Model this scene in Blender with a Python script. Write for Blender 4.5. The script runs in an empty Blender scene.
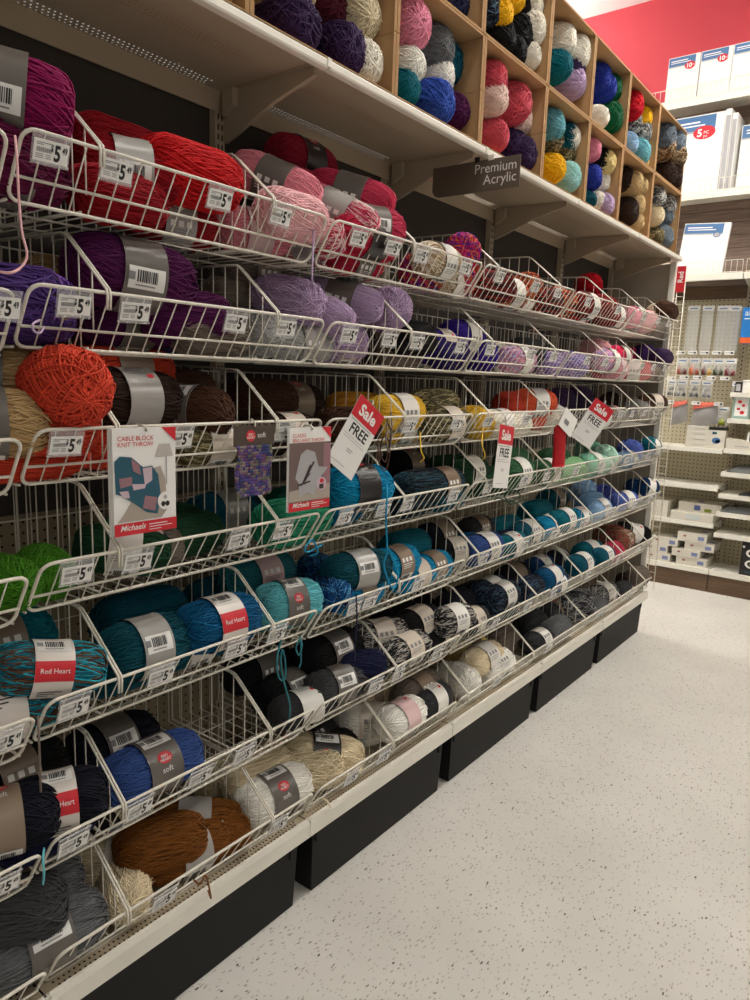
import bpy, bmesh, math, random
from mathutils import Vector, Matrix
from math import sin, cos, pi, sqrt, radians
random.seed(7)
COL = bpy.context.scene.collection
SC = bpy.context.scene

# ------------------------------------------------------------------ camera
CAM = Vector((1.2242728, -1.3810328, 1.4911568))
R_ = Vector((0.79353696, 0.60745309, 0.03605333))
U_ = Vector((-0.13044083, 0.11193103, 0.98511757))
W_ = Vector((-0.59437722, 0.78643003, -0.16805809))
F_ = 721.1337
def ray(u, v): return W_ + R_*((u-375)/F_) - U_*((v-500)/F_)
def at(u, v, ax, val):
    q = ray(u, v); k = (val-CAM[ax])/q[ax]; return CAM + q*k
cd = bpy.data.cameras.new('camera'); cam = bpy.data.objects.new('camera', cd); COL.objects.link(cam)
cd.sensor_fit = 'VERTICAL'; cd.sensor_height = 36; cd.lens = F_*36/1000; cd.clip_start = .02
M = Matrix.Identity(4)
for i in range(3): M[i][0], M[i][1], M[i][2], M[i][3] = R_[i], U_[i], -W_[i], CAM[i]
cam.matrix_world = M; SC.camera = cam
SC.view_settings.view_transform = 'Standard'; SC.view_settings.look = 'None'
SC.view_settings.gamma = 1; SC.view_settings.use_curve_mapping = False
SC.view_settings.exposure = 0.5

# ------------------------------------------------------------------ materials
def lin(c):
    return tuple((x/255/12.92 if x/255 <= .04045 else ((x/255+.055)/1.055)**2.4) for x in c)
MATS = {}
def mat(name, rgb, rough=.5, metal=0., spec=.5, emit=None, alpha=1., noise=0., nscale=40., bump=0., sheen=0.):
    if name in MATS: return MATS[name]
    m = bpy.data.materials.new(name); m.use_nodes = True
    nt = m.node_tree; b = nt.nodes['Principled BSDF']
    c = lin(rgb) if max(rgb) > 1 else rgb
    b.inputs['Base Color'].default_value = (*c, 1); b.inputs['Roughness'].default_value = rough
    b.inputs['Metallic'].default_value = metal; b.inputs['Specular IOR Level'].default_value = spec
    b.inputs['Alpha'].default_value = alpha
    if sheen: b.inputs['Sheen Weight'].default_value = sheen
    if emit:
        b.inputs['Emission Color'].default_value = (*c, 1); b.inputs['Emission Strength'].default_value = emit
    if noise or bump:
        tc = nt.nodes.new('ShaderNodeTexCoord'); n = nt.nodes.new('ShaderNodeTexNoise')
        n.inputs['Scale'].default_value = nscale; n.inputs['Detail'].default_value = 4
        nt.links.new(tc.outputs['Object'], n.inputs['Vector'])
        if noise:
            mx = nt.nodes.new('ShaderNodeMix'); mx.data_type = 'RGBA'
            mx.inputs['A'].default_value = (*[x*(1-noise) for x in c], 1)
            mx.inputs['B'].default_value = (*[min(1, x*(1+noise)) for x in c], 1)
            nt.links.new(n.outputs['Fac'], mx.inputs['Factor']); nt.links.new(mx.outputs['Result'], b.inputs['Base Color'])
        if bump:
            bp = nt.nodes.new('ShaderNodeBump'); bp.inputs['Strength'].default_value = bump; bp.inputs['Distance'].default_value = .002
            nt.links.new(n.outputs['Fac'], bp.inputs['Height']); nt.links.new(bp.outputs['Normal'], b.inputs['Normal'])
    MATS[name] = m
    return m
WIRE = mat('white coated wire', (226, 220, 206), .35, noise=.06, nscale=30)
SHELF = mat('cream painted steel', (182, 168, 144), .4, noise=.05, nscale=9)
SHELF2 = mat('white painted steel', (232, 228, 216), .4, noise=.04, nscale=9)
DARKPANEL = mat('dark grey panel', (60, 54, 48), .8, noise=.15, nscale=6)
ENDPANEL = mat('beige end panel', (176, 166, 148), .6, noise=.05, nscale=5)
SLOT = mat('slot black', (22, 20, 18), .8)
BIN = mat('black plastic', (19, 19, 19), .6, spec=.3, noise=.25, nscale=14, bump=.3)
CARD = mat('cardboard', (186, 148, 104), .85, noise=.12, nscale=8)
CARDE = mat('cardboard edge', (168, 130, 88), .9, noise=.2, nscale=60)
PAPER = mat('white paper', (236, 234, 230), .5)
INK = mat('black ink', (24, 24, 26), .6)
GREYINK = mat('grey ink', (130, 130, 132), .6)
RED = mat('sign red', (205, 30, 45), .5)
BROWN = mat('sign brown', (70, 58, 48), .5)
WHITE = mat('white ink', (240, 238, 234), .5)
BOXW = mat('white carton', (214, 208, 194), .6, noise=.04, nscale=12)
CLEAR = mat('clear plastic', (235, 235, 235), .15, alpha=.22)
BAGCLEAR = mat('clear bag', (225, 225, 222), .2, alpha=.3, bump=.8, nscale=14)

def pegmat(name, rgb, pitch=.0254, rad=.0032):
    m = bpy.data.materials.new(name); m.use_nodes = True; nt = m.node_tree; b = nt.nodes['Principled BSDF']
    b.inputs['Roughness'].default_value = .7
    tc = nt.nodes.new('ShaderNodeTexCoord'); sp = nt.nodes.new('ShaderNodeSeparateXYZ'); nt.links.new(tc.outputs['Object'], sp.inputs[0])
    def mth(op, a, b2=None, c=None):
        n = nt.nodes.new('ShaderNodeMath'); n.operation = op
        for i, x in enumerate((a, b2)):
            if x is None: continue
            if isinstance(x, (int, float)): n.inputs[i].default_value = x
            else: nt.links.new(x, n.inputs[i])
        return n.outputs[0]
    def cell(s): return mth('SUBTRACT', mth('FRACT', mth('DIVIDE', s, pitch)), .5)
    hx = mth('ADD', sp.outputs['X'], sp.outputs['Y'])
    a = cell(hx); c2 = cell(sp.outputs['Z'])
    d = mth('SQRT', mth('ADD', mth('MULTIPLY', a, a), mth('MULTIPLY', c2, c2)))
    msk = mth('LESS_THAN', d, rad/pitch)
    mx = nt.nodes.new('ShaderNodeMix'); mx.data_type = 'RGBA'; nt.links.new(msk, mx.inputs['Factor'])
    mx.inputs['A'].default_value = (*lin(rgb), 1); mx.inputs['B'].default_value = (*lin((34, 28, 20)), 1)
    nt.links.new(mx.outputs['Result'], b.inputs['Base Color'])
    return m
PEG = pegmat('beige pegboard', (150, 136, 110))
PEGFAR = pegmat('cream pegboard', (192, 182, 154), .03, .0045)

def floor_mat():
    m = bpy.data.materials.new('speckled vinyl tile'); m.use_nodes = True; nt = m.node_tree; b = nt.nodes['Principled BSDF']
    b.inputs['Roughness'].default_value = .42; b.inputs['Specular IOR Level'].default_value = .35
    tc = nt.nodes.new('ShaderNodeTexCoord')
    last = None
    n = nt.nodes.new('ShaderNodeTexNoise'); n.inputs['Scale'].default_value = 2.2; n.inputs['Detail'].default_value = 6
    nt.links.new(tc.outputs['Object'], n.inputs['Vector'])
    r = nt.nodes.new('ShaderNodeValToRGB'); r.color_ramp.elements[0].color = (*lin((203, 200, 193)), 1); r.color_ramp.elements[1].color = (*lin((216, 213, 206)), 1)
    r.color_ramp.elements[0].position = .3; r.color_ramp.elements[1].position = .7
    nt.links.new(n.outputs['Fac'], r.inputs[0]); last = r.outputs[0]
    for k, (sc, st, thr, pick, colr) in enumerate([(66, 2.4, .14, .08, (126, 118, 114)), (56, 2.2, .13, .025, (76, 68, 66)), (95, 2.2, .20, .20, (172, 160, 154)), (120, 2.0, .22, .2, (182, 178, 172))]):
        mp = nt.nodes.new('ShaderNodeMapping'); mp.inputs['Rotation'].default_value = (0, 0, .5+k*1.1); mp.inputs['Scale'].default_value = (sc, sc/st, sc)
        nt.links.new(tc.outputs['Object'], mp.inputs['Vector'])
        nz = nt.nodes.new('ShaderNodeTexNoise'); nz.inputs['Scale'].default_value = 1.3; nt.links.new(mp.outputs[0], nz.inputs['Vector'])
        ad = nt.nodes.new('ShaderNodeMix'); ad.data_type = 'RGBA'; ad.blend_type = 'LINEAR_LIGHT'; ad.inputs['Factor'].default_value = .35
        nt.links.new(mp.outputs[0], ad.inputs['A']); nt.links.new(nz.outputs['Color'], ad.inputs['B'])
        vo = nt.nodes.new('ShaderNodeTexVoronoi'); vo.voronoi_dimensions = '2D'; vo.inputs['Scale'].default_value = 1; nt.links.new(ad.outputs['Result'], vo.inputs['Vector'])
        l = nt.nodes.new('ShaderNodeMath'); l.operation = 'LESS_THAN'; l.inputs[1].default_value = thr; nt.links.new(vo.outputs['Distance'], l.inputs[0])
        sx = nt.nodes.new('ShaderNodeSeparateColor'); nt.links.new(vo.outputs['Color'], sx.inputs[0])
        p = nt.nodes.new('ShaderNodeMath'); p.operation = 'LESS_THAN'; p.inputs[1].default_value = pick; nt.links.new(sx.outputs[0], p.inputs[0])
        mu = nt.nodes.new('ShaderNodeMath'); mu.operation = 'MULTIPLY'; nt.links.new(l.outputs[0], mu.inputs[0]); nt.links.new(p.outputs[0], mu.inputs[1])
        mx = nt.nodes.new('ShaderNodeMix'); mx.data_type = 'RGBA'; nt.links.new(mu.outputs[0], mx.inputs['Factor']); nt.links.new(last, mx.inputs['A']); mx.inputs['B'].default_value = (*lin(colr), 1)
        last = mx.outputs['Result']
    # tile seams
    br = nt.nodes.new('ShaderNodeTexBrick'); br.offset = 0; br.inputs['Scale'].default_value = 1; br.inputs['Mortar Size'].default_value = .0009
    br.inputs['Brick Width'].default_value = .3048; br.inputs['Row Height'].default_value = .3048
    nt.links.new(tc.outputs['Object'], br.inputs['Vector'])
    mx = nt.nodes.new('ShaderNodeMix'); mx.data_type = 'RGBA'; mx.blend_type = 'MULTIPLY'
    sm = nt.nodes.new('ShaderNodeMath'); sm.operation = 'MULTIPLY'; sm.inputs[1].default_value = .02; nt.links.new(br.outputs['Fac'], sm.inputs[0])
    nt.links.new(sm.outputs[0], mx.inputs['Factor']); nt.links.new(last, mx.inputs['A']); mx.inputs['B'].default_value = (.3, .28, .25, 1)
    nt.links.new(mx.outputs['Result'], b.inputs['Base Color'])
    return m

def wood_mat(name, c1, c2, sc=3, plank=False):
    m = bpy.data.materials.new(name); m.use_nodes = True; nt = m.node_tree; b = nt.nodes['Principled BSDF']; b.inputs['Roughness'].default_value = .7
    tc = nt.nodes.new('ShaderNodeTexCoord'); mp = nt.nodes.new('ShaderNodeMapping'); mp.inputs['Scale'].default_value = (sc, sc, sc*14)
    nt.links.new(tc.outputs['Object'], mp.inputs[0])
    n = nt.nodes.new('ShaderNodeTexNoise'); n.inputs['Scale'].default_value = 2; n.inputs['Detail'].default_value = 8; nt.links.new(mp.outputs[0], n.inputs['Vector'])
    r = nt.nodes.new('ShaderNodeValToRGB'); r.color_ramp.elements[0].color = (*lin(c1), 1); r.color_ramp.elements[1].color = (*lin(c2), 1)
    r.color_ramp.elements[0].position = .3; r.color_ramp.elements[1].position = .7
    nt.links.new(n.outputs['Fac'], r.inputs[0]); last = r.outputs[0]
    nt.links.new(last, b.inputs['Base Color'])
    return m

# yarn: colour comes from the object's own colour, or a run of colours along the strand
def yarn_mat(name, cols=None, run=1.0):
    if name in MATS: return MATS[name]
    m = bpy.data.materials.new(name); m.use_nodes = True; nt = m.node_tree; b = nt.nodes['Principled BSDF']
    b.inputs['Roughness'].default_value = .7; b.inputs['Specular IOR Level'].default_value = .14
    b.inputs['Sheen Weight'].default_value = .05; b.inputs['Sheen Roughness'].default_value = .5
    at_ = nt.nodes.new('ShaderNodeAttribute'); at_.attribute_name = 'strand'
    if cols is None:
        oi = nt.nodes.new('ShaderNodeObjectInfo'); base = oi.outputs['Color']
    else:
        nz = nt.nodes.new('ShaderNodeTexNoise'); nz.noise_dimensions = '1D'; nz.inputs['Scale'].default_value = run; nz.inputs['Detail'].default_value = 0
        nt.links.new(at_.outputs['Fac'], nz.inputs['W'])
        r = nt.nodes.new('ShaderNodeValToRGB'); r.color_ramp.interpolation = 'CONSTANT'
        els = r.color_ramp.elements
        while len(els) < len(cols): els.new(.5)
        for i, c in enumerate(cols):
            els[i].position = 0 if i == 0 else .30+.42*i/len(cols); els[i].color = (*lin(c), 1)
        nt.links.new(nz.outputs['Fac'], r.inputs[0]); base = r.outputs[0]
    wn = nt.nodes.new('ShaderNodeTexWhiteNoise'); wn.noise_dimensions = '1D'
    fl = nt.nodes.new('ShaderNodeMath'); fl.operation = 'FLOOR'; nt.links.new(at_.outputs['Fac'], fl.inputs[0]); nt.links.new(fl.outputs[0], wn.inputs['W'])
    mr = nt.nodes.new('ShaderNodeMapRange'); mr.inputs['To Min'].default_value = .86; mr.inputs['To Max'].default_value = 1.08; nt.links.new(wn.outputs['Value'], mr.inputs[0])
    hs = nt.nodes.new('ShaderNodeHueSaturation'); nt.links.new(base, hs.inputs['Color']); nt.links.new(mr.outputs[0], hs.inputs['Value'])
    nt.links.new(hs.outputs[0], b.inputs['Base Color'])
    tc = nt.nodes.new('ShaderNodeTexCoord'); n2 = nt.nodes.new('ShaderNodeTexNoise'); n2.inputs['Scale'].default_value = 420; nt.links.new(tc.outputs['Object'], n2.inputs['Vector'])
    bp = nt.nodes.new('ShaderNodeBump'); bp.inputs['Strength'].default_value = .35; bp.inputs['Distance'].default_value = .001
    nt.links.new(n2.outputs['Fac'], bp.inputs['Height']); nt.links.new(bp.outputs['Normal'], b.inputs['Normal'])
    MATS[name] = m; return m
YARN = yarn_mat('yarn')

# ------------------------------------------------------------------ mesh builder
class MB:
    def __init__(s): s.v = []; s.f = []; s.m = []; s.mats = []; s.sm = []
    def mi(s, m):
        if m not in s.mats: s.mats.append(m)
        return s.mats.index(m)
    def face(s, pts, m, smooth=False):
        i = len(s.v); s.v += [tuple(p) for p in pts]; s.f.append(tuple(range(i, i+len(pts)))); s.m.append(s.mi(m)); s.sm.append(smooth)
    def faces(s, verts, faces, m, smooth=False):
        i = len(s.v); s.v += [tuple(p) for p in verts]; k = s.mi(m)
        for f in faces: s.f.append(tuple(x+i for x in f)); s.m.append(k); s.sm.append(smooth)
    def box(s, a, b, m):
        (x0, y0, z0), (x1, y1, z1) = a, b
        vs = [(x, y, z) for x in (x0, x1) for y in (y0, y1) for z in (z0, z1)]
        s.faces(vs, [(0, 1, 3, 2), (4, 6, 7, 5), (0, 4, 5, 1), (2, 3, 7, 6), (0, 2, 6, 4), (1, 5, 7, 3)], m)
    def obox(s, o, e1, e2, e3, m):   # oriented box from a corner and three edge vectors
        o, e1, e2, e3 = map(Vector, (o, e1, e2, e3))
        vs = [o+e1*i+e2*j+e3*k for i in (0, 1) for j in (0, 1) for k in (0, 1)]
        s.faces(vs, [(0, 1, 3, 2), (4, 6, 7, 5), (0, 4, 5, 1), (2, 3, 7, 6), (0, 2, 6, 4), (1, 5, 7, 3)], m)
    def prism(s, pts, ext, m):       # planar polygon extruded by a vector
        pts = [Vector(p) for p in pts]; e = Vector(ext); n = len(pts)
        s.faces(pts+[p+e for p in pts], [tuple(range(n))[::-1], tuple(range(n, 2*n))]+[(i, (i+1) % n, n+(i+1) % n, n+i) for i in range(n)], m)
    def tube(s, path, r, m, n=6, closed=False, smooth=True):
        P = [Vector(p) for p in path]; N = len(P); vs = []; up = Vector((.31, .21, .93)); pa = None
        for i, p in enumerate(P):
            if closed: t = P[(i+1) % N]-P[i-1]
            else: t = P[min(i+1, N-1)]-P[max(i-1, 0)]
            t.normalize()
            if pa is None:
                a = t.cross(up); a = a if a.length > 1e-3 else t.cross(Vector((1, 0, 0)))
            else: a = pa-t*pa.dot(t)
            if a.length < 1e-6: a = t.cross(up)
            a.normalize(); pa = a; b = t.cross(a)
            k = 1.
            if 0 < i < N-1 or closed:
                d1 = (P[i]-P[i-1]).normalized(); d2 = (P[(i+1) % N]-P[i]).normalized(); k = 1/max(.6, sqrt(max(0, (1+d1.dot(d2))/2)))
            vs += [p+(a*cos(2*pi*j/n)+b*sin(2*pi*j/n))*r*k for j in range(n)]
        fs = []
        for i in range(N if closed else N-1):
            i2 = (i+1) % N
            fs += [(i*n+j, i*n+(j+1) % n, i2*n+(j+1) % n, i2*n+j) for j in range(n)]
        if not closed: fs += [tuple(range(n))[::-1], tuple((N-1)*n+j for j in range(n))]
        s.faces(vs, fs, m, smooth)
    def mesh(s, name):
        me = bpy.data.meshes.new(name); me.from_pydata(s.v, [], s.f)
        for m in s.mats: me.materials.append(m)
        me.polygons.foreach_set('material_index', s.m); me.polygons.foreach_set('use_smooth', s.sm); me.update()
        return me
def link(name, me, parent=None, loc=None):
    o = bpy.data.objects.new(name, me); COL.objects.link(o)
    if parent: o.parent = parent
    if loc is not None: o.location = loc
    return o
def empty(name, loc=(0, 0, 0)):
    o = bpy.data.objects.new(name, None); COL.objects.link(o); o.location = loc; o.empty_display_size = .05; return o
def tag(o, label, cat, group=None):
    o['label'] = label; o['category'] = cat
    if group: o['group'] = group
    return o
def struct(o): o['kind'] = 'structure'; return o

# text outlines as flat geometry (x right, y up), cached
_T = {}
def text(s, size=1., align='LEFT', bold=0., shear=0., space=1.0, line=.9):
    k = (s, align, bold, shear, space, line)
    if k not in _T:
        cu = bpy.data.curves.new('t', 'FONT'); cu.body = s; cu.size = 1; cu.align_x = align; cu.offset = bold; cu.shear = shear; cu.space_character = space; cu.space_line = line
        cu.resolution_u = 3
        o = bpy.data.objects.new('t', cu); COL.objects.link(o)
        dg = bpy.context.evaluated_depsgraph_get(); me = bpy.data.meshes.new_from_object(o.evaluated_get(dg))
        _T[k] = ([tuple(v.co) for v in me.vertices], [tuple(p.vertices) for p in me.polygons])
        bpy.data.meshes.remove(me); bpy.data.objects.remove(o); bpy.data.curves.remove(cu)
    vs, fs = _T[k]
    return [(x*size, y*size) for x, y, z in vs], fs
def put_text(mb, s, size, fn, m, **kw):
    vs, fs = text(s, size, **kw); mb.faces([fn(x, y) for x, y in vs], fs, m)
def disc(mb, fn, cx, cy, rx, ry, m, n=24): mb.face([fn(cx+rx*cos(2*pi*i/n), cy+ry*sin(2*pi*i/n)) for i in range(n)], m)
def rect(mb, fn, x0, y0, x1, y1, m): mb.face([fn(x0, y0), fn(x1, y0), fn(x1, y1), fn(x0, y1)], m)
def ordn(i): return ['first', 'second', 'third', 'fourth', 'fifth', 'sixth', 'seventh', 'eighth', 'ninth', 'tenth', 'eleventh', 'twelfth', 'thirteenth', 'fourteenth', 'fifteenth', 'sixteenth', 'seventeenth', 'eighteenth'][i]
SECT = .762
XB = .0174
ROWZ = {1: 1.866, 2: 1.624, 3: 1.3825, 4: 1.144, 5: .883, 6: .610, 7: .3595}
ROWN = {1: 'top', 2: 'second', 3: 'third', 4: 'fourth', 5: 'fifth', 6: 'sixth', 7: 'bottom'}
PHR = {r: (ROWN[r] + ' basket row') for r in ROWN}
def sec_word(k): return {-2: 'nearest', -1: 'second', 0: 'third', 1: 'fourth', 2: 'fifth', 3: 'farthest'}[k]

# ------------------------------------------------------------------ setting
mb = MB(); mb.box((-3, -3.5, -.05), (4.5, 4.78, 0), floor_mat()); struct(link('floor', mb.mesh('floor')))
CEIL = mat('ceiling white', (238, 238, 236), .9)
mb = MB(); mb.box((-3, -3.5, 4.42), (4.5, 4.78, 4.5), CEIL); struct(link('ceiling', mb.mesh('ceiling')))
WALLRED = mat('red wall paint', (198, 66, 78), .7, noise=.03, nscale=3)
WALLC = mat('cream wall paint', (205, 195, 178), .8)
mb = MB(); mb.box((-3, 4.70, 3.3), (4.5, 4.78, 4.42), WALLRED); mb.box((-3, 4.70, 0), (4.5, 4.78, 3.3), WALLC); struct(link('wall_back', mb.mesh('wall_back')))

# ------------------------------------------------------------------ gondola sections
def holes_plate(mb, x0, x1, y0, y1, z, m, pitch=.0127, rad=.0036, rows=3, ymargin=.03):
    """flat strip with staggered round-ish holes, plus plain margins; returns nothing"""
    hx = (x1-x0)/rows; n = int((y1-y0-2*ymargin)/pitch)
    ys = y0+ymargin
    mb.face([(x0, y0, z), (x1, y0, z), (x1, ys, z), (x0, ys, z)], m)
    ye = ys+n*pitch
    for r in range(rows):
        a, b = x0+r*hx, x0+(r+1)*hx; off = (r % 2)*pitch/2
        if off: mb.face([(a, ys, z), (b, ys, z), (b, ys+off, z), (a, ys+off, z)], m)
        nn = n-(1 if off else 0)
        for i in range(nn):
            c, d = ys+off+i*pitch, ys+off+(i+1)*pitch; cx, cy = (a+b)/2, (c+d)/2
            o = [(a, c, z), (b, c, z), (b, d, z), (a, d, z)]
            q = [(cx+rad*sx, cy+rad*sy*.9, z) for sx, sy in ((-.7, -.7), (.7, -.7), (.7, .7), (-.7, .7))]
            mb.faces(o+q, [(0, 1, 5, 4), (1, 2, 6, 5), (2, 3, 7, 6), (3, 0, 4, 7)], m)
        if off: mb.face([(a, ye-off, z), (b, ye-off, z), (b, ye, z), (a, ye, z)], m)
    mb.face([(x0, ye, z), (x1, ye, z), (x1, y1, z), (x0, y1, z)], m)

def gondola(k):
    y0, y1 = k*SECT, (k+1)*SECT
    g = empty('gondola_section', (-.4, y0+SECT/2, 0)); off = Vector((.4, -(y0+SECT/2), 0))
    def part(name, mb): o = link(name, mb.mesh(name), g); o.location = off; return o
    mb = MB(); mb.box((-.425, y0+.001, 1.15), (-.41, y1-.001, 2.24), DARKPANEL); part('back_panel', mb)
    mb = MB(); mb.box((-.425, y0+.001, .1), (-.41, y1-.001, 1.148), PEG); part('pegboard', mb)
    mb = MB(); mb.box((-.425, y0-.016, .02), (-.386, y0+.016, 2.24), SHELF)
    z = .3
    while z < 2.19:
        for s in (-1, 1): mb.box((-.387, y0+s*.0065-.002, z), (-.3852, y0+s*.0065+.002, z+.014), SLOT)
        z += .0254
    part('upright', mb)
    if k == 3:
        mb = MB(); mb.box((-.425, y1-.03, .02), (-.386, y1-.001, 2.2), SHELF); part('upright', mb)
        mb = MB(); mb.box((-.40, y1+.002, .26), (-.035, y1+.016, 2.19), ENDPANEL); mb.box((-.06, y1-.012, .26), (-.03, y1+.018, 2.2), SHELF2)
        e = link('side_board', mb.mesh('side_board')); e.data.transform(Matrix.Translation((.2, -y1, -.26))); e.location = (-.2, y1, .26)
        tag(e, 'beige upright side board closing the far end of the yarn shelving', 'side board')
    # base deck: perforated plate, stepped front lip
    mb = MB(); z = .2535
    holes_plate(mb, -.075, -.02, y0+.002, y1-.002, z, SHELF, pitch=.0115, rad=.0036, rows=4, ymargin=.02)
    mb.face([(-.40, y0+.002, z), (-.075, y0+.002, z), (-.075, y1-.002, z), (-.40, y1-.002, z)], SHELF)
    prof = [(-.02, .2535), (-.016, .262), (-.008, .262), (-.004, .256), (0, .252), (0, .212), (-.012, .209), (-.012, .245), (-.02, .249)]
    mb.prism([(x, y0+.0015, zz) for x, zz in prof], (0, SECT-.003, 0), SHELF2)
    mb.box((-.40, y0+.002, .02), (-.39, y1-.002, .25), SLOT)
    d = empty('base_deck', (-.2, y0+SECT/2, .25)); db = link('deck_board', mb.mesh('deck_board'), d); db.location = (.2, -(y0+SECT/2), -.25)
    tag(d, 'cream perforated base deck with white front lip, %s from the near end' % sec_word(k), 'shelf', 'base decks under the bottom baskets')
    mb = MB(); mb.box((-.017, y0-.006, .214), (.0022, y0+.004, .262), SHELF2); o = link('joint_clip', mb.mesh('joint_clip'), d); o.location = (.2, -(y0+SECT/2), -.25)
    return tag(g, 'cream steel shelving section with dark back panel, %s from the near end' % sec_word(k), 'shelving', 'shelving sections behind the wire baskets')
for k in range(-2, 4): gondola(k)

# top shelf boards
def top_shelf(k):
    y0, y1 = k*SECT+.0015, (k+1)*SECT-.0015; z = 2.2255
    g = empty('top_shelf', (-.2, (y0+y1)/2, z)); off = Vector((.2, -(y0+y1)/2, -z))
    def part(name, mb): o = link(name, mb.mesh(name), g); o.location = off; return o
    mb = MB()
    mb.face([(-.34, y0, z), (-.20, y0, z), (-.20, y1, z), (-.34, y1, z)], SHELF)
    holes_plate(mb, -.385, -.34, y0, y1, z, SHELF, ymargin=.045)
    holes_plate(mb, -.20, -.155, y0, y1, z, SHELF, ymargin=.09)
    mb.face([(-.155, y0, z), (-.005, y0, z), (-.005, y1, z), (-.155, y1, z)], SHELF)
    mb.box((-.388, y0, 2.172), (-.385, y1, z), SHELF)
    part('shelf_board', mb)
    mb = MB(); prof = [(-.02, 2.2265), (-.0145, 2.2285), (-.0125, 2.2225), (-.006, 2.2225), (-.002, 2.2205), (0, 2.217), (0, 2.205), (-.002, 2.201), (-.005, 2.20), (-.02, 2.20), (-.02, 2.203), (-.006, 2.205), (-.006, 2.218), (-.02, 2.2235)]
    mb.prism([(x, y0, zz) for x, zz in prof], (0, y1-y0, 0), SHELF2); part('front_lip', mb)
    for yy in ((y0+.012,) if k < 3 else (y0+.012, y1-.014)):
        mb = MB(); mb.prism([(-.385, yy, 2.225), (-.06, yy, 2.225), (-.06, yy, 2.205), (-.20, yy, 2.17), (-.34, yy, 2.115), (-.385, yy, 2.10)], (0, .012, 0), SHELF)
        mb.prism([(-.37, yy-.02, 2.226), (-.33, yy-.02, 2.226), (-.33, yy-.02, 2.18), (-.37, yy-.02, 2.16)], (0, .02, 0), SHELF)
        part('bracket', mb)
    mb = MB(); mb.box((-.010, y0-.009, 2.204), (.0025, y0+.004, 2.2225), SHELF2); part('joint_clip', mb)
    return tag(g, 'cream steel top shelf carrying cardboard boxes, %s from the near end' % sec_word(k), 'shelf', 'top shelf boards over the baskets')
for k in range(-2, 4): top_shelf(k)

# black bins under the deck
def bin_(k):
    y0, y1 = k*SECT+.030, (k+1)*SECT-.032; x0, x1 = -.36, -.022
    mb = MB(); t = .008
    b = [(x0+t, y0+t, .003), (x1-t, y0+t, .003), (x1-t, y1-t, .003), (x0+t, y1-t, .003)]
    a = [(x0, y0, .205), (x1, y0, .205), (x1, y1, .205), (x0, y1, .205)]
    ai = [(x0+t, y0+t, .205), (x1-t, y0+t, .205), (x1-t, y1-t, .205), (x0+t, y1-t, .205)]
    bi = [(x0+2*t, y0+2*t, .012), (x1-2*t, y0+2*t, .012), (x1-2*t, y1-2*t, .012), (x0+2*t, y1-2*t, .012)]
    mb.faces(b+a+ai+bi, [(3, 2, 1, 0), (12, 13, 14, 15)]+[(i, (i+1) % 4, 4+(i+1) % 4, 4+i) for i in range(4)]+[(4+i, 4+(i+1) % 4, 8+(i+1) % 4, 8+i) for i in range(4)]+[(8+i, 8+(i+1) % 4, 12+(i+1) % 4, 12+i) for i in range(4)], BIN)
    for yy in (y0+.012, y1-.032): mb.box((x1-.003, yy, .165), (x1+.004, yy+.02, .203), BIN)
    o = link('storage_bin', mb.mesh('storage_bin'))
    o.data.transform(Matrix.Translation((0, -(y0+y1)/2, 0))); o.location = (0, (y0+y1)/2, 0)
    tag(o, 'black plastic bin on the floor under the base deck, %s from the near end' % sec_word(k), 'bin', 'black bins under the shelving')
for k in range(-2, 4): bin_(k)

# ------------------------------------------------------------------ wire baskets
DIV = {1: [100, 273, 413, 497, 559, 612, 644, 668], 2: [107, 277, 410, 491.5, 554, 606, 641, 664], 3: [116, 276, 404, 488, 548, 596, 638, 658],
       4: [118.7, 276, 403, 485.6, 548, 598, 631, 657], 5: [118.7, 272, 398.5, 478, 543, 591, 627, 655], 6: [122.7, 269.5, 395.5, 481, 536.7, 581, 622, 646], 7: [127.6, 272, 392.6, 468, 533, 585, 620, 645]}
DIVV = {1: [143, 196, 243, 265, 284, 302, 312, 318], 2: [289, 314, 333, 336, 346, 357, 358, 364], 3: [424, 419, 413, 409, 408, 403, 407, 407], 4: [550, 523, 496, 476, 467, 462, 454, 450],
        5: [677, 627, 577, 550, 530, 517, 503, 493], 6: [800, 726.6, 664, 618, 588, 568, 552, 541], 7: [912, 821, 740, 683, 650, 619, 597, 580]}
DIVY = {r: [at(u, v, 0, XB)[1] for u, v in zip(DIV[r], DIVV[r])] for r in DIV}
def wire_grid_mesh():
    mb = MB(); L = SECT-.024; n = 19
    for i in range(1, n+1):
        y = -L/2 + L*i/(n+1)
        mb.tube([(XB, y, 0), (-.05, y, -.103), (-.375, y, -.103), (-.378, y, .11)], .00145, WIRE, 5)
    for x in (-.14, -.26): mb.tube([(x, -L/2, -.1065), (x, L/2, -.1065)], .0022, WIRE, 5)
    for z in (.0, .11): mb.tube([(-.3795, -L/2, z), (-.3795, L/2, z)], .0022, WIRE, 5)
    return mb.mesh('wire_grid')
def frame_mesh():
    mb = MB(); L = SECT-.024; r = .0034; c = .022
    def P(y, t): return (XB+(-.05-XB)*t, y, -.103*t)
    pts = []
    tt = c/.125
    for cy, ct, a0 in ((L/2-c, tt, 0), (-L/2+c, tt, 90), (-L/2+c, 1-tt, 180), (L/2-c, 1-tt, 270)):
        for j in range(5):
            a = radians(a0+j*22.5); pts.append(P(cy+c*cos(a), ct-tt*sin(a)))
    mb.tube(pts, r, WIRE, 8, closed=True)
    return mb.mesh('front_frame')
def rail_mesh():
    mb = MB(); L = SECT-.024; t = .66
    mb.tube([(XB+(-.05-XB)*t+.004, -L/2, -.103*t), (XB+(-.05-XB)*t+.004, L/2, -.103*t)], .0027, WIRE, 8)
    return mb.mesh('middle_rail')
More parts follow.
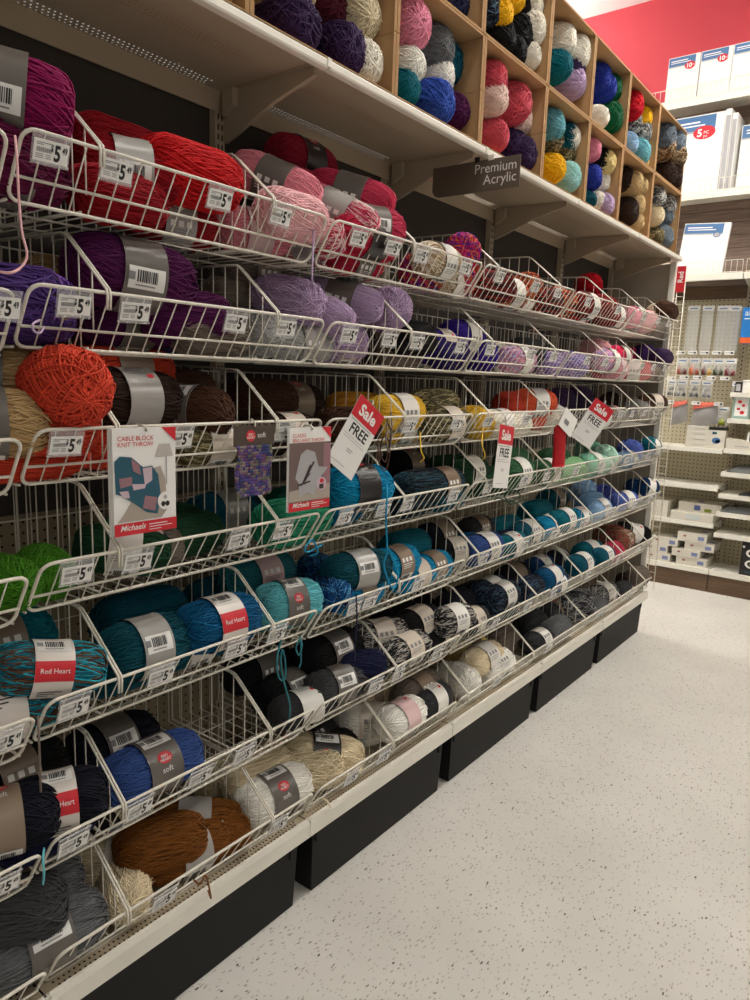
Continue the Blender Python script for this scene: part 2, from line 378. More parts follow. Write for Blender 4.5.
def end_mesh():
    mb = MB()
    mb.tube([(-.05, 0, -.103), (-.378, 0, -.103), (-.379, 0, .11)], .0028, WIRE, 5)
    return mb.mesh('end_side')
def divider_mesh():
    mb = MB()
    for dy in (-.0032, .0032):
        mb.tube([(XB+.004, dy, -.03), (XB+.006, dy, -.005), (XB+.003, dy, .006), (-.10, dy, .105), (-.112, dy, .113), (-.125, dy, .116), (-.372, dy, .122)], .0024, WIRE, 6)
    mb.tube([(-.05, 0, -.098), (-.372, 0, -.098), (-.374, 0, .122)], .0024, WIRE, 5)
    for i in range(8):
        x = -.03-.043*i
        zt = .006+(XB+.003-x)*.099/.12 if x > -.112 else .118
        zb = -.098 if x < -.05 else -.10*(XB-x)/(XB+.05)
        mb.tube([(x, 0, zb), (x, 0, zt)], .0016, WIRE, 5)
    return mb.mesh('divider')
GRID, FRAME, RAIL, ENDM, DIVM = wire_grid_mesh(), frame_mesh(), rail_mesh(), end_mesh(), divider_mesh()
HOLD = {(1, -1): 'magenta and crimson', (1, 0): 'pink and rose', (1, 1): 'orange-brown variegated', (1, 2): 'deep red', (1, 3): 'grey-brown and pink',
        (2, -1): 'plum and purple', (2, 0): 'lilac and grey', (2, 1): 'indigo and lavender', (2, 2): 'pale pink and rose', (2, 3): 'grey and purple',
        (3, -1): 'red-orange and brown', (3, 0): 'yellow and camouflage', (3, 1): 'orange and white', (3, 2): 'mauve and dark purple', (3, 3): 'cream and brown',
        (4, -1): 'lime and dark green', (4, 0): 'turquoise and dark teal', (4, 1): 'green', (4, 2): 'mint', (4, 3): 'blue and white',
        (5, -1): 'teal and aqua', (5, 0): 'turquoise and navy', (5, 1): 'teal', (5, 2): 'light blue', (5, 3): 'dark blue',
        (6, -1): 'royal blue and black', (6, 0): 'black and navy', (6, 1): 'navy variegated', (6, 2): 'teal and tan', (6, 3): 'black',
        (7, -1): 'rust brown and grey', (7, 0): 'white and cream', (7, 1): 'white and grey', (7, 2): 'grey striped', (7, 3): 'brown'}
BOFF = {}
for r in ROWZ:
    for k in range(-2, 4):
        dz = -.016 if k == -2 else random.uniform(-.002, .002); BOFF[(r, k)] = dz
        yc = (k+.5)*SECT; g = empty('wire_basket', (0, yc, ROWZ[r]+dz))
        link('wire_grid', GRID, g); link('front_frame', FRAME, g); link('middle_rail', RAIL, g)
        for s in (-1, 1): link('end_side', ENDM, g, (0, s*(SECT-.024)/2, 0))
        for y in DIVY[r]:
            if k*SECT+.02 < y < (k+1)*SECT-.015: link('divider', DIVM, g, (0, y-yc, 0))
        if k == -2: link('divider', DIVM, g, (0, .157-SECT/2, 0)); link('divider', DIVM, g, (0, .157, 0))
        lab = 'white wire basket, nearest of the %s, cut off at the frame edge' % PHR[r] if k == -2 else 'white wire basket of %s yarn, %s basket of the %s' % (HOLD[(r, k)], sec_word(k), PHR[r])
        tag(g, lab, 'basket', 'wire baskets on the shelving')

# ------------------------------------------------------------------ yarn skeins
def spow(x, p): return math.copysign(abs(x)**p, x)
def skein_mesh(seed, L=.235, D=.12, loops=120, rs=.0017, skew=.45, waist=.075, segs=26, pexp=.55, messy=0.):
    rnd = random.Random(seed); R = D/2; V = []; Fc = []; A = []
    # core
    nu, nv = 20, 14
    base = 0
    for i in range(nv+1):
        th = pi*i/nv; y = -L/2*.93*spow(cos(th), pexp); r = R*.962*spow(sin(th), pexp)*(1-waist*math.exp(-(y/.035)**2))
        for j in range(nu): a = 2*pi*j/nu; V.append((r*cos(a), y, r*sin(a))); A.append(900.5)
    for i in range(nv):
        for j in range(nu): Fc.append((i*nu+j, i*nu+(j+1) % nu, (i+1)*nu+(j+1) % nu, (i+1)*nu+j))
    for k in range(loops):
        phi = 2*pi*(k*.381966+rnd.uniform(-.02, .02)); sk = skew*(1 if k % 3 else -1)*rnd.uniform(.5, 1.2)
        rho = R*rnd.uniform(.05, .35); lay = rnd.uniform(.96, 1.0)+(.03 if k > loops*.8 else 0)+messy*rnd.uniform(0, .12); le = rnd.uniform(.86, 1.0); tw = rnd.uniform(-.5, .5)
        ss = rnd.uniform(.6, 1.)
        pts = []
        for i in range(segs):
            th = 2*pi*i/segs
            y = -L/2*le*spow(cos(th), pexp*ss+.2); s = spow(sin(th), pexp)
            ang = phi+sk*cos(th)+messy*.5*sin(2*th+k)
            q = R*lay*(1-waist*math.exp(-(y/.035)**2))
            p = Vector((cos(ang), 0, sin(ang)))*q*s + Vector((-sin(ang), 0, cos(ang)))*rho*cos(th+tw)
            h = sqrt(p.x**2+p.z**2); lim = q*max(abs(s), .12)
            if h > q: p *= q/h
            pts.append(Vector((p.x, y, p.z)))
        b0 = len(V); pa = None
        for i in range(segs):
            t = (pts[(i+1) % segs]-pts[i-1]).normalized(); o = Vector((pts[i].x, pts[i].y*.3, pts[i].z))
            a = o-t*o.dot(t)
            a = a.normalized() if a.length > 1e-5 else t.cross(Vector((0, 0, 1)))
            b = t.cross(a)
            for c, s in ((1, 0), (.31, .95), (-.8, .59), (-.8, -.59), (.31, -.95)):
                V.append(tuple(pts[i]+(a*c+b*s)*rs)); A.append(k+ .999*i/segs)
        for i in range(segs):
            for j in range(5): Fc.append((b0+i*5+j, b0+i*5+(j+1) % 5, b0+((i+1) % segs)*5+(j+1) % 5, b0+((i+1) % segs)*5+j))
    me = bpy.data.meshes.new('yarn_skein'); me.from_pydata(V, [], Fc)
    at_ = me.attributes.new('strand', 'FLOAT', 'POINT'); at_.data.foreach_set('value', A)
    me.polygons.foreach_set('use_smooth', [True]*len(Fc)); me.materials.append(YARN); me.update()
    return me
SK = {'s': [skein_mesh(1), skein_mesh(2, skew=.6), skein_mesh(3, skew=.3)],
      'b': [skein_mesh(11, L=.21, D=.135, skew=.9, waist=0, loops=120, messy=.3), skein_mesh(12, L=.20, D=.135, skew=1.3, waist=0, loops=120, pexp=.75, messy=.2), skein_mesh(13, L=.2, D=.135, skew=.6, waist=0, loops=120, pexp=.7)],
      'm': [skein_mesh(21, skew=1.3, messy=1., loops=85, waist=0), skein_mesh(22, skew=.9, messy=1.3, loops=85, waist=0)]}
LREF = {'s': (.235, .12), 'b': (.205, .135), 'm': (.235, .12)}

# paper bands
def band_mesh(style):
    st = {'grey': (104, 98, 92), 'cream': (214, 202, 186), 'white': (232, 229, 222), 'black': (38, 34, 34), 'silver': (168, 165, 160), 'red': (222, 214, 206), 'tan': (140, 122, 104), 'pinkish': (222, 190, 190)}[style]
    base = mat('band '+style, st, .32, noise=.05, nscale=20); mb = MB(); R = .0605; w = .078; n = 40
    rr = lambda s: R*(1-.030*math.exp(-(s/.035)**2))+.0042
    def fn(d):
        def f(s, a): r = rr(s)+d; th = a/R; return (r*cos(th), s, r*sin(th))
        return f
    f0 = fn(0)
    ss = [-w/2, -w/4, 0, w/4, w/2]
    vs = [f0(s, 2*pi*R*j/n) for s in ss for j in range(n)]
    mb.faces(vs, [(i*n+j, (i+1)*n+j, (i+1)*n+(j+1) % n, i*n+(j+1) % n) for i in range(4) for j in range(n)], base, True)
    vi = [tuple(c*.985 if q != 1 else c for q, c in enumerate(v)) for v in vs]
    mb.faces(vi, [(i*n+j, i*n+(j+1) % n, (i+1)*n+(j+1) % n, (i+1)*n+j) for i in range(4) for j in range(n)], PAPER, True)
    f1, f2 = fn(.0008), fn(.0014)
    def patch(s0, a0, s1, a1, m, f=f1, k=6):
        for i in range(k):
            b0, b1 = a0+(a1-a0)*i/k, a0+(a1-a0)*(i+1)/k
            ns = max(1, int(abs(s1-s0)/.012))
            for j in range(ns):
                c0, c1 = s0+(s1-s0)*j/ns, s0+(s1-s0)*(j+1)/ns; mb.face([f(c0, b0), f(c0, b1), f(c1, b1), f(c1, b0)], m)
    C = 2*pi*R
    # logo side
    a = 40/360*C; dark = style in ('grey', 'black', 'tan')
    if style == 'red':
        patch(-w/2, .04*C, w/2, .15*C, RED); patch(-w/2, .60*C, w/2, .68*C, RED)
        put_text(mb, 'Red Heart', .014, lambda x, y: f2(x, .085*C+y), WHITE, align='CENTER')
        for q in range(3): patch(-.028, -.012-.007*q, .02-.012*q, -.0095-.007*q, INK, k=1)
    elif dark:
        mb.face([f1(.017*cos(t*pi/10), a+.006+.0125*sin(t*pi/10)) for t in range(20)], RED)
        put_text(mb, 'RED\nHEART', .0085, lambda x, y: f2(x, a+.006+y), WHITE, align='CENTER')
        put_text(mb, 'soft', .017, lambda x, y: f1(x, a-.024+y), WHITE, align='CENTER')
    else:
        for q in range(4): patch(-.026, a+.012-.009*q, .024-.007*(q % 3), a+.0145-.009*q, GREYINK if q else INK, k=1)
        mb.face([f1(.022+.008*cos(t*pi/7), a-.02+.006*sin(t*pi/7)) for t in range(14)], RED)
    # icon side
    a = 150/360*C
    for i in range(3): patch(-.030+.021*i, a-.006, -.017+.021*i, a+.007, WHITE if style not in ('white', 'cream') else GREYINK, k=2)
    for i in range(3): patch(-.03, a-.014-.006*i, .028-.007*i, a-.012-.006*i, GREYINK if not dark else WHITE, k=1)
    # barcode panel, both on the upper rear and the lower front
    for a in (90/360*C, 262/360*C):
        patch(-w/2+.006, a-.017, w/2-.006, a+.017, PAPER)
        x = -.018
        rnd = random.Random(5)
        while x < .018:
            q = rnd.choice((.0012, .0018, .0026)); patch(x, a-.006, x+q, a+.012, INK, f2, 4); x += q+rnd.choice((.0011, .0018))
        patch(-.02, a-.012, .016, a-.010, GREYINK, f2, 2); patch(-.034, a-.004, -.022, a+.008, GREYINK, f2, 3)
    return mb.mesh('label_band')
BANDS = {}
def band(style):
    if style not in BANDS: BANDS[style] = band_mesh(style)
    return BANDS[style]
BANDW = {'grey': 'grey', 'cream': 'cream', 'white': 'white', 'black': 'black', 'silver': 'silver-grey', 'red': 'red and white', 'tan': 'taupe', 'pinkish': 'pale pink'}

C1 = {'magenta': (140, 14, 82), 'dark magenta': (96, 10, 58), 'crimson': (150, 10, 26), 'scarlet': (196, 14, 20), 'light pink': (238, 150, 164), 'pale pink': (240, 186, 190), 'rose': (206, 60, 92), 'deep rose': (150, 28, 52),
      'rose red': (196, 36, 70), 'purple': (84, 56, 126), 'plum': (80, 16, 72), 'lilac': (192, 166, 200), 'taupe': (120, 108, 98), 'light grey': (178, 178, 176), 'indigo': (62, 36, 150), 'dark indigo': (36, 22, 90),
      'white': (244, 238, 224), 'tan': (186, 154, 108), 'red-orange': (206, 66, 42), 'orange': (222, 94, 58), 'brown': (74, 46, 30), 'dark brown': (50, 32, 24), 'yellow': (240, 196, 62), 'gold': (200, 140, 40),
      'green': (70, 132, 26), 'dark green': (24, 66, 40), 'sea green': (40, 140, 104), 'jade': (36, 110, 92), 'turquoise': (0, 140, 184), 'teal': (0, 108, 124), 'deep teal': (0, 72, 86), 'blue-teal': (0, 84, 128), 'aqua': (104, 190, 200),
      'dark aqua': (40, 116, 126), 'navy': (22, 26, 62), 'near-black navy': (14, 16, 30), 'royal blue': (58, 86, 150), 'black': (16, 15, 17), 'charcoal': (56, 56, 58), 'grey': (106, 108, 110), 'dark grey': (70, 70, 72),
      'cream': (236, 220, 186), 'bright white': (250, 247, 238), 'rust brown': (122, 72, 22), 'mint': (132, 200, 170), 'pale mint': (176, 216, 196), 'spring green': (146, 198, 146), 'kelly green': (56, 104, 70), 'periwinkle': (88, 108, 186),
      'light blue': (150, 186, 220), 'steel blue': (110, 146, 180), 'blue-violet': (74, 84, 160), 'dark blue': (16, 58, 104), 'lavender': (136, 120, 190), 'pink': (234, 146, 170), 'hot pink': (226, 50, 96), 'mauve': (150, 104, 130),
      'dark purple': (58, 36, 78), 'coral': (214, 84, 100), 'burgundy': (86, 22, 40), 'pale yellow': (238, 216, 150), 'beige': (208, 180, 132), 'blush': (240, 210, 200), 'light teal': (108, 172, 184), 'dark teal': (0, 84, 104),
      'pale aqua': (164, 214, 212), 'bright yellow': (246, 190, 20), 'cobalt': (34, 56, 160), 'emerald': (0, 92, 52), 'true red': (210, 16, 40), 'slate': (112, 124, 136), 'pale blue': (150, 184, 214), 'blue': (52, 86, 180), 'deep red': (130, 18, 24)}
VAR = {'purple variegated': [(70, 36, 120), (140, 92, 190), (54, 26, 100), (120, 90, 60)], 'pink striped': [(206, 60, 92), (240, 214, 210), (232, 120, 150), (240, 214, 210)],
       'magenta variegated': [(200, 24, 110), (84, 40, 140), (230, 120, 60), (190, 20, 90)], 'orange variegated': [(206, 74, 40), (80, 40, 26), (226, 130, 80), (60, 34, 26)],
       'red-brown variegated': [(120, 20, 24), (30, 16, 18), (170, 40, 36)], 'teal-brown variegated': [(40, 160, 180), (78, 54, 40), (20, 110, 130), (110, 84, 60)], 'blue variegated': [(0, 84, 150), (20, 30, 80), (90, 160, 200), (10, 60, 120)],
       'navy variegated': [(18, 20, 36), (64, 92, 112), (12, 14, 26), (24, 30, 60)], 'camouflage': [(110, 100, 66), (62, 58, 40), (170, 158, 120), (90, 80, 50)], 'dark stripe': [(20, 30, 40), (30, 70, 84), (12, 16, 22)],
       'black and white': [(20, 20, 22), (190, 184, 176), (40, 40, 42)], 'grey striped': [(120, 122, 124), (60, 60, 62), (190, 190, 188)], 'pink variegated': [(226, 130, 160), (180, 160, 210), (240, 200, 205)],
       'lavender variegated': [(130, 110, 180), (200, 170, 210), (100, 90, 170)], 'brown tweed': [(150, 120, 84), (70, 50, 36), (200, 176, 140), (90, 66, 46)], 'grey variegated': [(120, 132, 142), (220, 220, 216), (80, 88, 96)],
       'cream variegated': [(226, 214, 190), (180, 150, 110), (240, 232, 214)], 'tan-rose variegated': [(150, 110, 80), (170, 60, 70), (120, 110, 70), (90, 50, 40)], 'green variegated': [(60, 120, 90), (90, 60, 130), (40, 80, 60)],
       'grey-white variegated': [(104, 110, 116), (222, 218, 208), (70, 72, 76), (200, 196, 190)]}
ITEMS = []   # every skein, for the labels
def skein(P, yaw, pitch, colour, style=None, L=None, D=None, kind='s', roll=None, where='', row=None, var=None, cat='yarn', group=''):
    i = len(ITEMS)
    me = SK[kind][i % len(SK[kind])] if var is None else SK[kind][var]
    o = bpy.data.objects.new('yarn_ball' if row in ('L', 'U') else 'yarn_skein', me); COL.objects.link(o)
    l0, d0 = LREF[kind]; L = L or l0; D = D or d0
    a = Vector((sin(radians(yaw))*cos(radians(pitch)), cos(radians(yaw))*cos(radians(pitch)), sin(radians(pitch))))
    x = a.cross(Vector((0, 0, 1))).normalized(); z = x.cross(a)
    d = CAM-Vector(P); th = math.degrees(math.atan2(d.dot(z), d.dot(x))); rnd = random.Random(i*7+3)
    face = roll if isinstance(roll, str) else rnd.choice('iippbp')
    ro = radians({'l': 40, 'i': 150, 'b': 262, 'p': 335, 'B': 90}[face]+rnd.uniform(-22, 22)*(0 if isinstance(roll, str) else 1)-th)
    M = Matrix.Identity(3)
    x2, z2 = x*cos(ro)-z*sin(ro), x*sin(ro)+z*cos(ro)
    for q in range(3): M[q][0], M[q][1], M[q][2] = x2[q]*D/d0, a[q]*L/l0, z2[q]*D/d0
    m4 = M.to_4x4(); m4.translation = P; o.matrix_world = m4
    if colour in VAR:
        o.material_slots[0].link = 'OBJECT'; o.material_slots[0].material = yarn_mat('yarn '+colour, VAR[colour], 1.6)
    else: o.color = (*lin(C1[colour]), 1)
    if style:
        b = link('label_band', band(style), o); b['label'] = BANDW[style]+' paper label band'
    o['category'] = cat; o['group'] = group
    ITEMS.append(dict(o=o, c=colour, b=style, where=where, P=Vector(P), row=row))
    return o

# rows: u, v, x, yaw, pitch, colour, band, L, D, kind, roll    (None keeps the usual size)
ROWS = {
1: [(24, 104, -.11, 26, -6, 'magenta', 'grey', .23, .145, 's', 'b'), (46, 182, -.06, 0, 0, 'dark magenta', 'grey', .24, .13, 's', 'b'), (-22, 196, -.07, 0, 0, 'dark magenta', None, None, .14),
    (128, 170, -.13, 20, 0, 'crimson', 'silver', .22, .115, 's', 'b'), (192, 176, -.12, 0, 0, 'scarlet', None, .25, .135), (118, 208, -.06, 0, 0, 'crimson', None, .2, .11), (170, 222, -.05, 10, 0, 'crimson', 'silver', .22, .11, 's', 'i'), (238, 212, -.055, 0, 0, 'scarlet', 'white', .2, .11, 's', 'p'),
    (120, 150, -.27, 0, 0, 'crimson', None),
    (276, 184, -.12, 62, -22, 'light pink', 'grey', .24, .11, 's', 'i'), (292, 216, -.05, 0, 0, 'pale pink', None, .2, .115), (254, 232, -.06, 20, 0, 'light pink', 'pinkish', .2, .11, 's', 'p'), (310, 240, -.05, 75, 0, 'pink striped', 'silver', .2, .1),
    (303, 162, -.30, 0, 0, 'deep rose', 'black', .24, .12, 's', 'p'), (290, 188, -.27, 0, 0, 'deep rose', None), (336, 212, -.07, 66, -24, 'pink striped', 'silver', .25, .10, 's', 'i'), (352, 196, -.20, 62, -15, 'rose', 'grey', .25, .11, 's', 'i'),
    (372, 228, -.10, 20, 0, 'rose', 'grey', .2, .11), (386, 240, -.055, 0, 0, 'rose red', 'black', .24, .115, 's', 'p'), (346, 258, -.045, 0, 0, 'pink striped', 'silver', .22, .1), (376, 272, -.045, 0, 0, 'rose red', 'grey', .21, .1),
    (461, 254, -.09, 70, 0, 'magenta variegated', None, .2, .12, 'b'), (437, 262, -.06, 0, 0, 'cream variegated', 'white', .2, .11, 's', 'i'), (426, 282, -.05, 10, 0, 'magenta variegated', None, .2, .105, 'm'), (452, 284, -.045, 0, 0, 'cream variegated', 'white', .2, .1, 's', 'p'), (470, 288, -.05, 60, 0, 'magenta variegated', None, .18, .1, 'm'),
    (489, 285, -.09, 10, 0, 'red-brown variegated', None), (508, 294, -.05, 0, 0, 'orange variegated', 'white', .22, .11, 's', 'i'), (524, 289, -.06, 70, 0, 'orange variegated', None, .2, .12, 'b'), (542, 300, -.06, 0, 0, 'red-brown variegated', None), (560, 303, -.06, 0, 0, 'orange variegated', None), (520, 305, -.045, 0, 0, 'red-brown variegated', 'white', .2, .1),
    (588, 286, -.20, 80, 0, 'true red', None, None, None, 'b'), (586, 306, -.06, 0, 0, 'deep red', 'white', .22, .115, 's', 'i'), (602, 308, -.06, 0, 0, 'deep red', None), (579, 318, -.045, 0, 0, 'scarlet', 'white', .2, .1), (612, 316, -.05, 0, 0, 'crimson', 'white', .2, .11, 's', 'i'), (600, 325, -.045, 0, 0, 'deep red', None, .2, .1),
    (633, 318, -.05, 0, 0, 'pink', 'white', .22, .12, 's', 'i'), (648, 322, -.05, 80, 0, 'pale pink', None, .2, .12, 'b'), (658, 314, -.11, 0, 0, 'cream variegated', 'white', .22, .11), (665, 312, -.16, 0, 0, 'brown', None), (663, 328, -.05, 0, 0, 'taupe', None, .22, .11), (672, 326, -.06, 0, 0, 'dark brown', None, .2, .11)],
2: [(2, 300, -.10, 10, 0, 'purple', None, .22, .115, 'm'), (46, 306, -.10, 40, 0, 'purple variegated', None, .22, .115, 'm'), (66, 330, -.04, 0, 0, 'purple', None, .22, .11, 'm'), (22, 336, -.045, 0, 0, 'purple variegated', None, .22, .11, 'm'), (34, 282, -.27, 0, 0, 'tan', None),
    (130, 276, -.13, 10, -4, 'plum', 'grey', .27, .145, 's', 'b'), (128, 322, -.05, 0, 0, 'plum', 'grey', .25, .12, 's', 'p'), (186, 318, -.07, 20, 0, 'plum', None, .2, .12), (180, 340, -.04, 30, 0, 'green variegated', None, .16, .1, 'm'),
    (252, 270, -.26, 0, 0, 'taupe', 'tan', .24, .13, 's', 'i'), (234, 302, -.14, 0, 0, 'taupe', None, .2, .12), (258, 335, -.055, 60, 0, 'light grey', None, .2, .115, 'b'), (222, 336, -.05, 0, 0, 'taupe', None, .2, .11),
    (288, 300, -.13, 70, -10, 'lilac', None, .2, .105, 'm'), (312, 308, -.07, 64, -22, 'lilac', 'silver', .24, .1, 's', 'i'), (342, 299, -.14, 62, -14, 'lilac', 'grey', .24, .105, 's', 'i'), (385, 310, -.13, 80, 0, 'lilac', 'white', .22, .13, 'b'), (300, 345, -.045, 0, 0, 'light grey', 'silver', .22, .11, 's', 'i'), (342, 346, -.045, 0, 0, 'lilac', None, .22, .115, 'm'), (376, 345, -.045, 0, 0, 'lilac', 'cream', .22, .115, 's', 'i'),
    (400, 352, -.05, 0, 0, 'taupe', None, .2, .11), (417, 351, -.055, 0, 0, 'white', 'cream', .22, .115, 's', 'i'), (412, 338, -.13, 0, 0, 'black', None, .2, .11), (440, 348, -.05, 0, 0, 'indigo', 'cream', .22, .12, 's', 'p'), (462, 337, -.15, 0, 0, 'indigo', 'white', .23, .12, 's', 'i'), (452, 362, -.045, 0, 0, 'dark indigo', None, .2, .1),
    (480, 358, -.06, 70, 0, 'indigo', None, .2, .125, 'b'), (494, 357, -.06, 0, 0, 'indigo', 'white', .24, .12, 's', 'i'), (514, 362, -.05, 0, 0, 'bright white', 'white', .2, .11), (532, 367, -.05, 0, 0, 'pink variegated', 'white', .22, .11, 's', 'p'), (550, 369, -.05, 0, 0, 'lavender variegated', None, .22, .11), (564, 364, -.08, 60, 0, 'lavender', None, .2, .12, 'b'), (526, 352, -.15, 0, 0, 'charcoal', None),
    (594, 352, -.14, 60, 0, 'pale pink', None, .22, .135, 'b'), (586, 370, -.05, 0, 0, 'lavender variegated', None, .22, .115), (606, 361, -.08, 0, 0, 'pink variegated', 'white', .22, .115), (617, 357, -.14, 0, 0, 'hot pink', 'white', .22, .12), (604, 376, -.045, 0, 0, 'rose', None, .22, .105), (618, 372, -.05, 0, 0, 'pink', 'pinkish', .22, .11, 's', 'i'),
    (633, 375, -.05, 60, 0, 'coral', 'white', .2, .115, 's', 'i'), (643, 355, -.16, 20, 0, 'purple', None, .22, .12, 'b'), (634, 357, -.16, 0, 0, 'hot pink', None, .2, .11), (652, 371, -.05, 0, 0, 'taupe', 'grey', .2, .11), (666, 372, -.05, 0, 0, 'mauve', None, .2, .11), (661, 358, -.14, 0, 0, 'dark purple', None, .2, .11)],
3: [(-16, 378, -.12, 30, 0, 'tan', 'grey', .22, .125, 's', 'i'), (-18, 424, -.07, 20, 0, 'tan', 'grey', .22, .12, 's', 'p'), (70, 388, -.09, 45, 0, 'red-orange', None, .2, .15, 'b'), (66, 424, -.055, 10, 0, 'red-orange', None, .23, .12, 's'), (64, 456, -.05, 0, 0, 'red-orange', None, .24, .10, 's'), (122, 372, -.24, 0, 0, 'red-orange', 'tan', .25, .12, 's'),
    (128, 400, -.14, 0, 0, 'dark brown', 'silver', .24, .13, 's', 'p'), (168, 394, -.2, 20, 0, 'brown', None, .24, .12), (187, 412, -.13, 70, 0, 'brown', 'grey', .22, .12, 's', 'l'), (168, 446, -.05, 0, 0, 'orange', None, .2, .1), (205, 446, -.055, 0, 0, 'dark brown', 'red', .24, .115, 's', 'p'), (110, 445, -.06, 0, 0, 'red-orange', None, .2, .11),
    (290, 404, -.28, 0, 0, 'dark brown', 'tan', .25, .13), (262, 400, -.3, 0, 0, 'brown', None), (250, 448, -.06, 0, 0, 'camouflage', 'cream', .22, .1), (285, 448, -.06, 0, 0, 'dark brown', 'cream', .22, .11),
    (352, 410, -.26, 0, 0, 'gold', None, .25, .12), (396, 413, -.16, 0, 0, 'yellow', 'white', .25, .12, 's', 'i'), (398, 440, -.055, 0, 0, 'yellow', 'white', .25, .11, 's', 'p'), (352, 444, -.07, 20, 0, 'brown', None, .2, .11, 'm'),
    (434, 405, -.20, 0, 0, 'camouflage', None, .25, .115, 's'), (446, 424, -.08, 0, 0, 'camouflage', 'cream', .25, .12, 's', 'i'), (474, 426, -.07, 40, 0, 'yellow', None, .2, .12, 'b'), (432, 440, -.045, 0, 0, 'camouflage', None, .2, .09),
    (497, 428, -.06, 0, 0, 'white', 'white', .2, .11), (511, 404, -.24, 0, 0, 'red-orange', None, .22, .11), (533, 403, -.16, 20, 0, 'orange', 'white', .24, .125, 's', 'i'), (536, 422, -.06, 0, 0, 'orange', None, .22, .12), (553, 420, -.07, 0, 0, 'white', 'white', .18, .12, 's', 'i'), (516, 432, -.045, 0, 0, 'white', None, .2, .10),
    (576, 424, -.06, 0, 0, 'mauve', None, .2, .11), (560, 400, -.28, 0, 0, 'dark purple', None, .24, .12), (598, 418, -.06, 0, 0, 'mauve', 'white', .22, .11), (612, 402, -.25, 0, 0, 'dark brown', 'tan', .22, .12), (610, 424, -.05, 0, 0, 'taupe', 'grey', .22, .11), (578, 398, -.3, 0, 0, 'dark purple', None),
    (638, 407, -.12, 60, 0, 'light grey', None, .2, .11, 'b'), (658, 404, -.12, 20, 0, 'brown', 'cream', .22, .11, 's', 'i'), (646, 418, -.05, 0, 0, 'taupe', 'white', .22, .11), (663, 414, -.06, 0, 0, 'black', 'grey', .2, .1)],
4: [(4, 592, -.085, 60, 0, 'green', None, .18, .10, 'b'), (44, 584, -.085, 55, 0, 'green', None, .18, .105, 'b'), (104, 574, -.06, 30, -10, 'dark green', 'red', .2, .105, 's', 'i'), (141, 574, -.06, 0, 0, 'taupe', 'pinkish', .2, .105, 's', 'p'), (182, 566, -.08, 0, 0, 'dark green', None, .22, .11),
    (206, 520, -.27, 0, 0, 'dark teal', 'silver', .25, .12, 's', 'i'), (166, 530, -.28, 0, 0, 'dark green', None), (248, 540, -.06, 0, 0, 'sea green', 'red', .24, .11, 's', 'p'), (292, 522, -.09, 0, 0, 'sea green', None, .24, .13), (282, 545, -.05, 0, 0, 'jade', 'white', .22, .10, 's', 'p'), (300, 505, -.28, 0, 0, 'jade', None, .25, .12),
    (356, 488, -.085, 12, 0, 'turquoise', 'black', .235, .135, 's', 'p'), (336, 516, -.05, 20, 0, 'turquoise', None, .16, .11, 'm'), (378, 516, -.045, 0, 0, 'turquoise', 'tan', .22, .10, 's', 'p'),
    (418, 488, -.11, 0, 0, 'dark stripe', None, .24, .12), (440, 485, -.08, 0, 0, 'dark stripe', 'tan', .24, .12, 's', 'i'), (408, 466, -.28, 0, 0, 'black', 'tan', .22, .12), (446, 470, -.2, 0, 0, 'dark green', None, .24, .12), (466, 472, -.13, 0, 0, 'dark green', 'white', .22, .12, 's', 'i'), (412, 506, -.045, 0, 0, 'dark stripe', None, .2, .09), (448, 502, -.04, 0, 0, 'dark teal', None, .2, .09),
    (484, 482, -.07, 10, 0, 'dark green', None, .2, .12), (524, 474, -.06, 0, 0, 'kelly green', 'white', .24, .12, 's', 'i'), (498, 488, -.05, 0, 0, 'dark green', 'white', .2, .10), (512, 462, -.2, 0, 0, 'kelly green', None), (545, 472, -.06, 0, 0, 'kelly green', 'white', .2, .115, 's', 'i'), (553, 460, -.18, 0, 0, 'kelly green', None), (530, 488, -.045, 0, 0, 'dark green', None, .2, .09),
    (588, 452, -.22, 70, 0, 'mint', None, .2, .13, 'b'), (572, 472, -.06, 20, 0, 'spring green', None, .2, .115, 's'), (590, 466, -.10, 0, 0, 'mint', 'white', .22, .12, 's', 'i'), (611, 459, -.07, 40, 0, 'pale mint', None, .2, .14, 'b'), (582, 478, -.045, 0, 0, 'spring green', 'white', .2, .1), (604, 472, -.05, 0, 0, 'pale mint', 'white', .2, .1),
    (630, 451, -.12, 60, 0, 'periwinkle', None, .2, .13, 'b'), (626, 466, -.05, 0, 0, 'steel blue', 'grey', .2, .1), (651, 448, -.10, 10, 0, 'dark teal', 'white', .22, .115, 's', 'i'), (645, 459, -.05, 0, 0, 'light grey', 'white', .2, .1), (659, 446, -.08, 0, 0, 'teal', None, .2, .1)],
5: [(34, 634, -.26, 0, 0, 'teal', 'tan', .24, .125, 's', 'i'), (-8, 712, -.06, 10, 0, 'teal-brown variegated', 'red', .24, .12, 's', 'p'), (54, 668, -.085, 18, -10, 'teal-brown variegated', 'red', .21, .105, 's', 'l'), (26, 712, -.06, 10, 0, 'turquoise', None, .2, .12), (66, 722, -.04, 0, 0, 'near-black navy', None, .2, .09),
    (144, 647, -.11, 4, 0, 'deep teal', 'silver', .215, .13, 's', 'b'), (224, 622, -.11, 4, 0, 'blue-teal', 'red', .215, .125, 's', 'l'), (112, 690, -.05, 0, 0, 'deep teal', None, .23, .105), (190, 668, -.055, 0, 0, 'deep teal', 'red', .23, .11), (140, 616, -.27, 0, 0, 'dark teal', None, .25, .13), (244, 655, -.05, 0, 0, 'teal', None, .2, .105), (205, 600, -.28, 0, 0, 'dark teal', None),
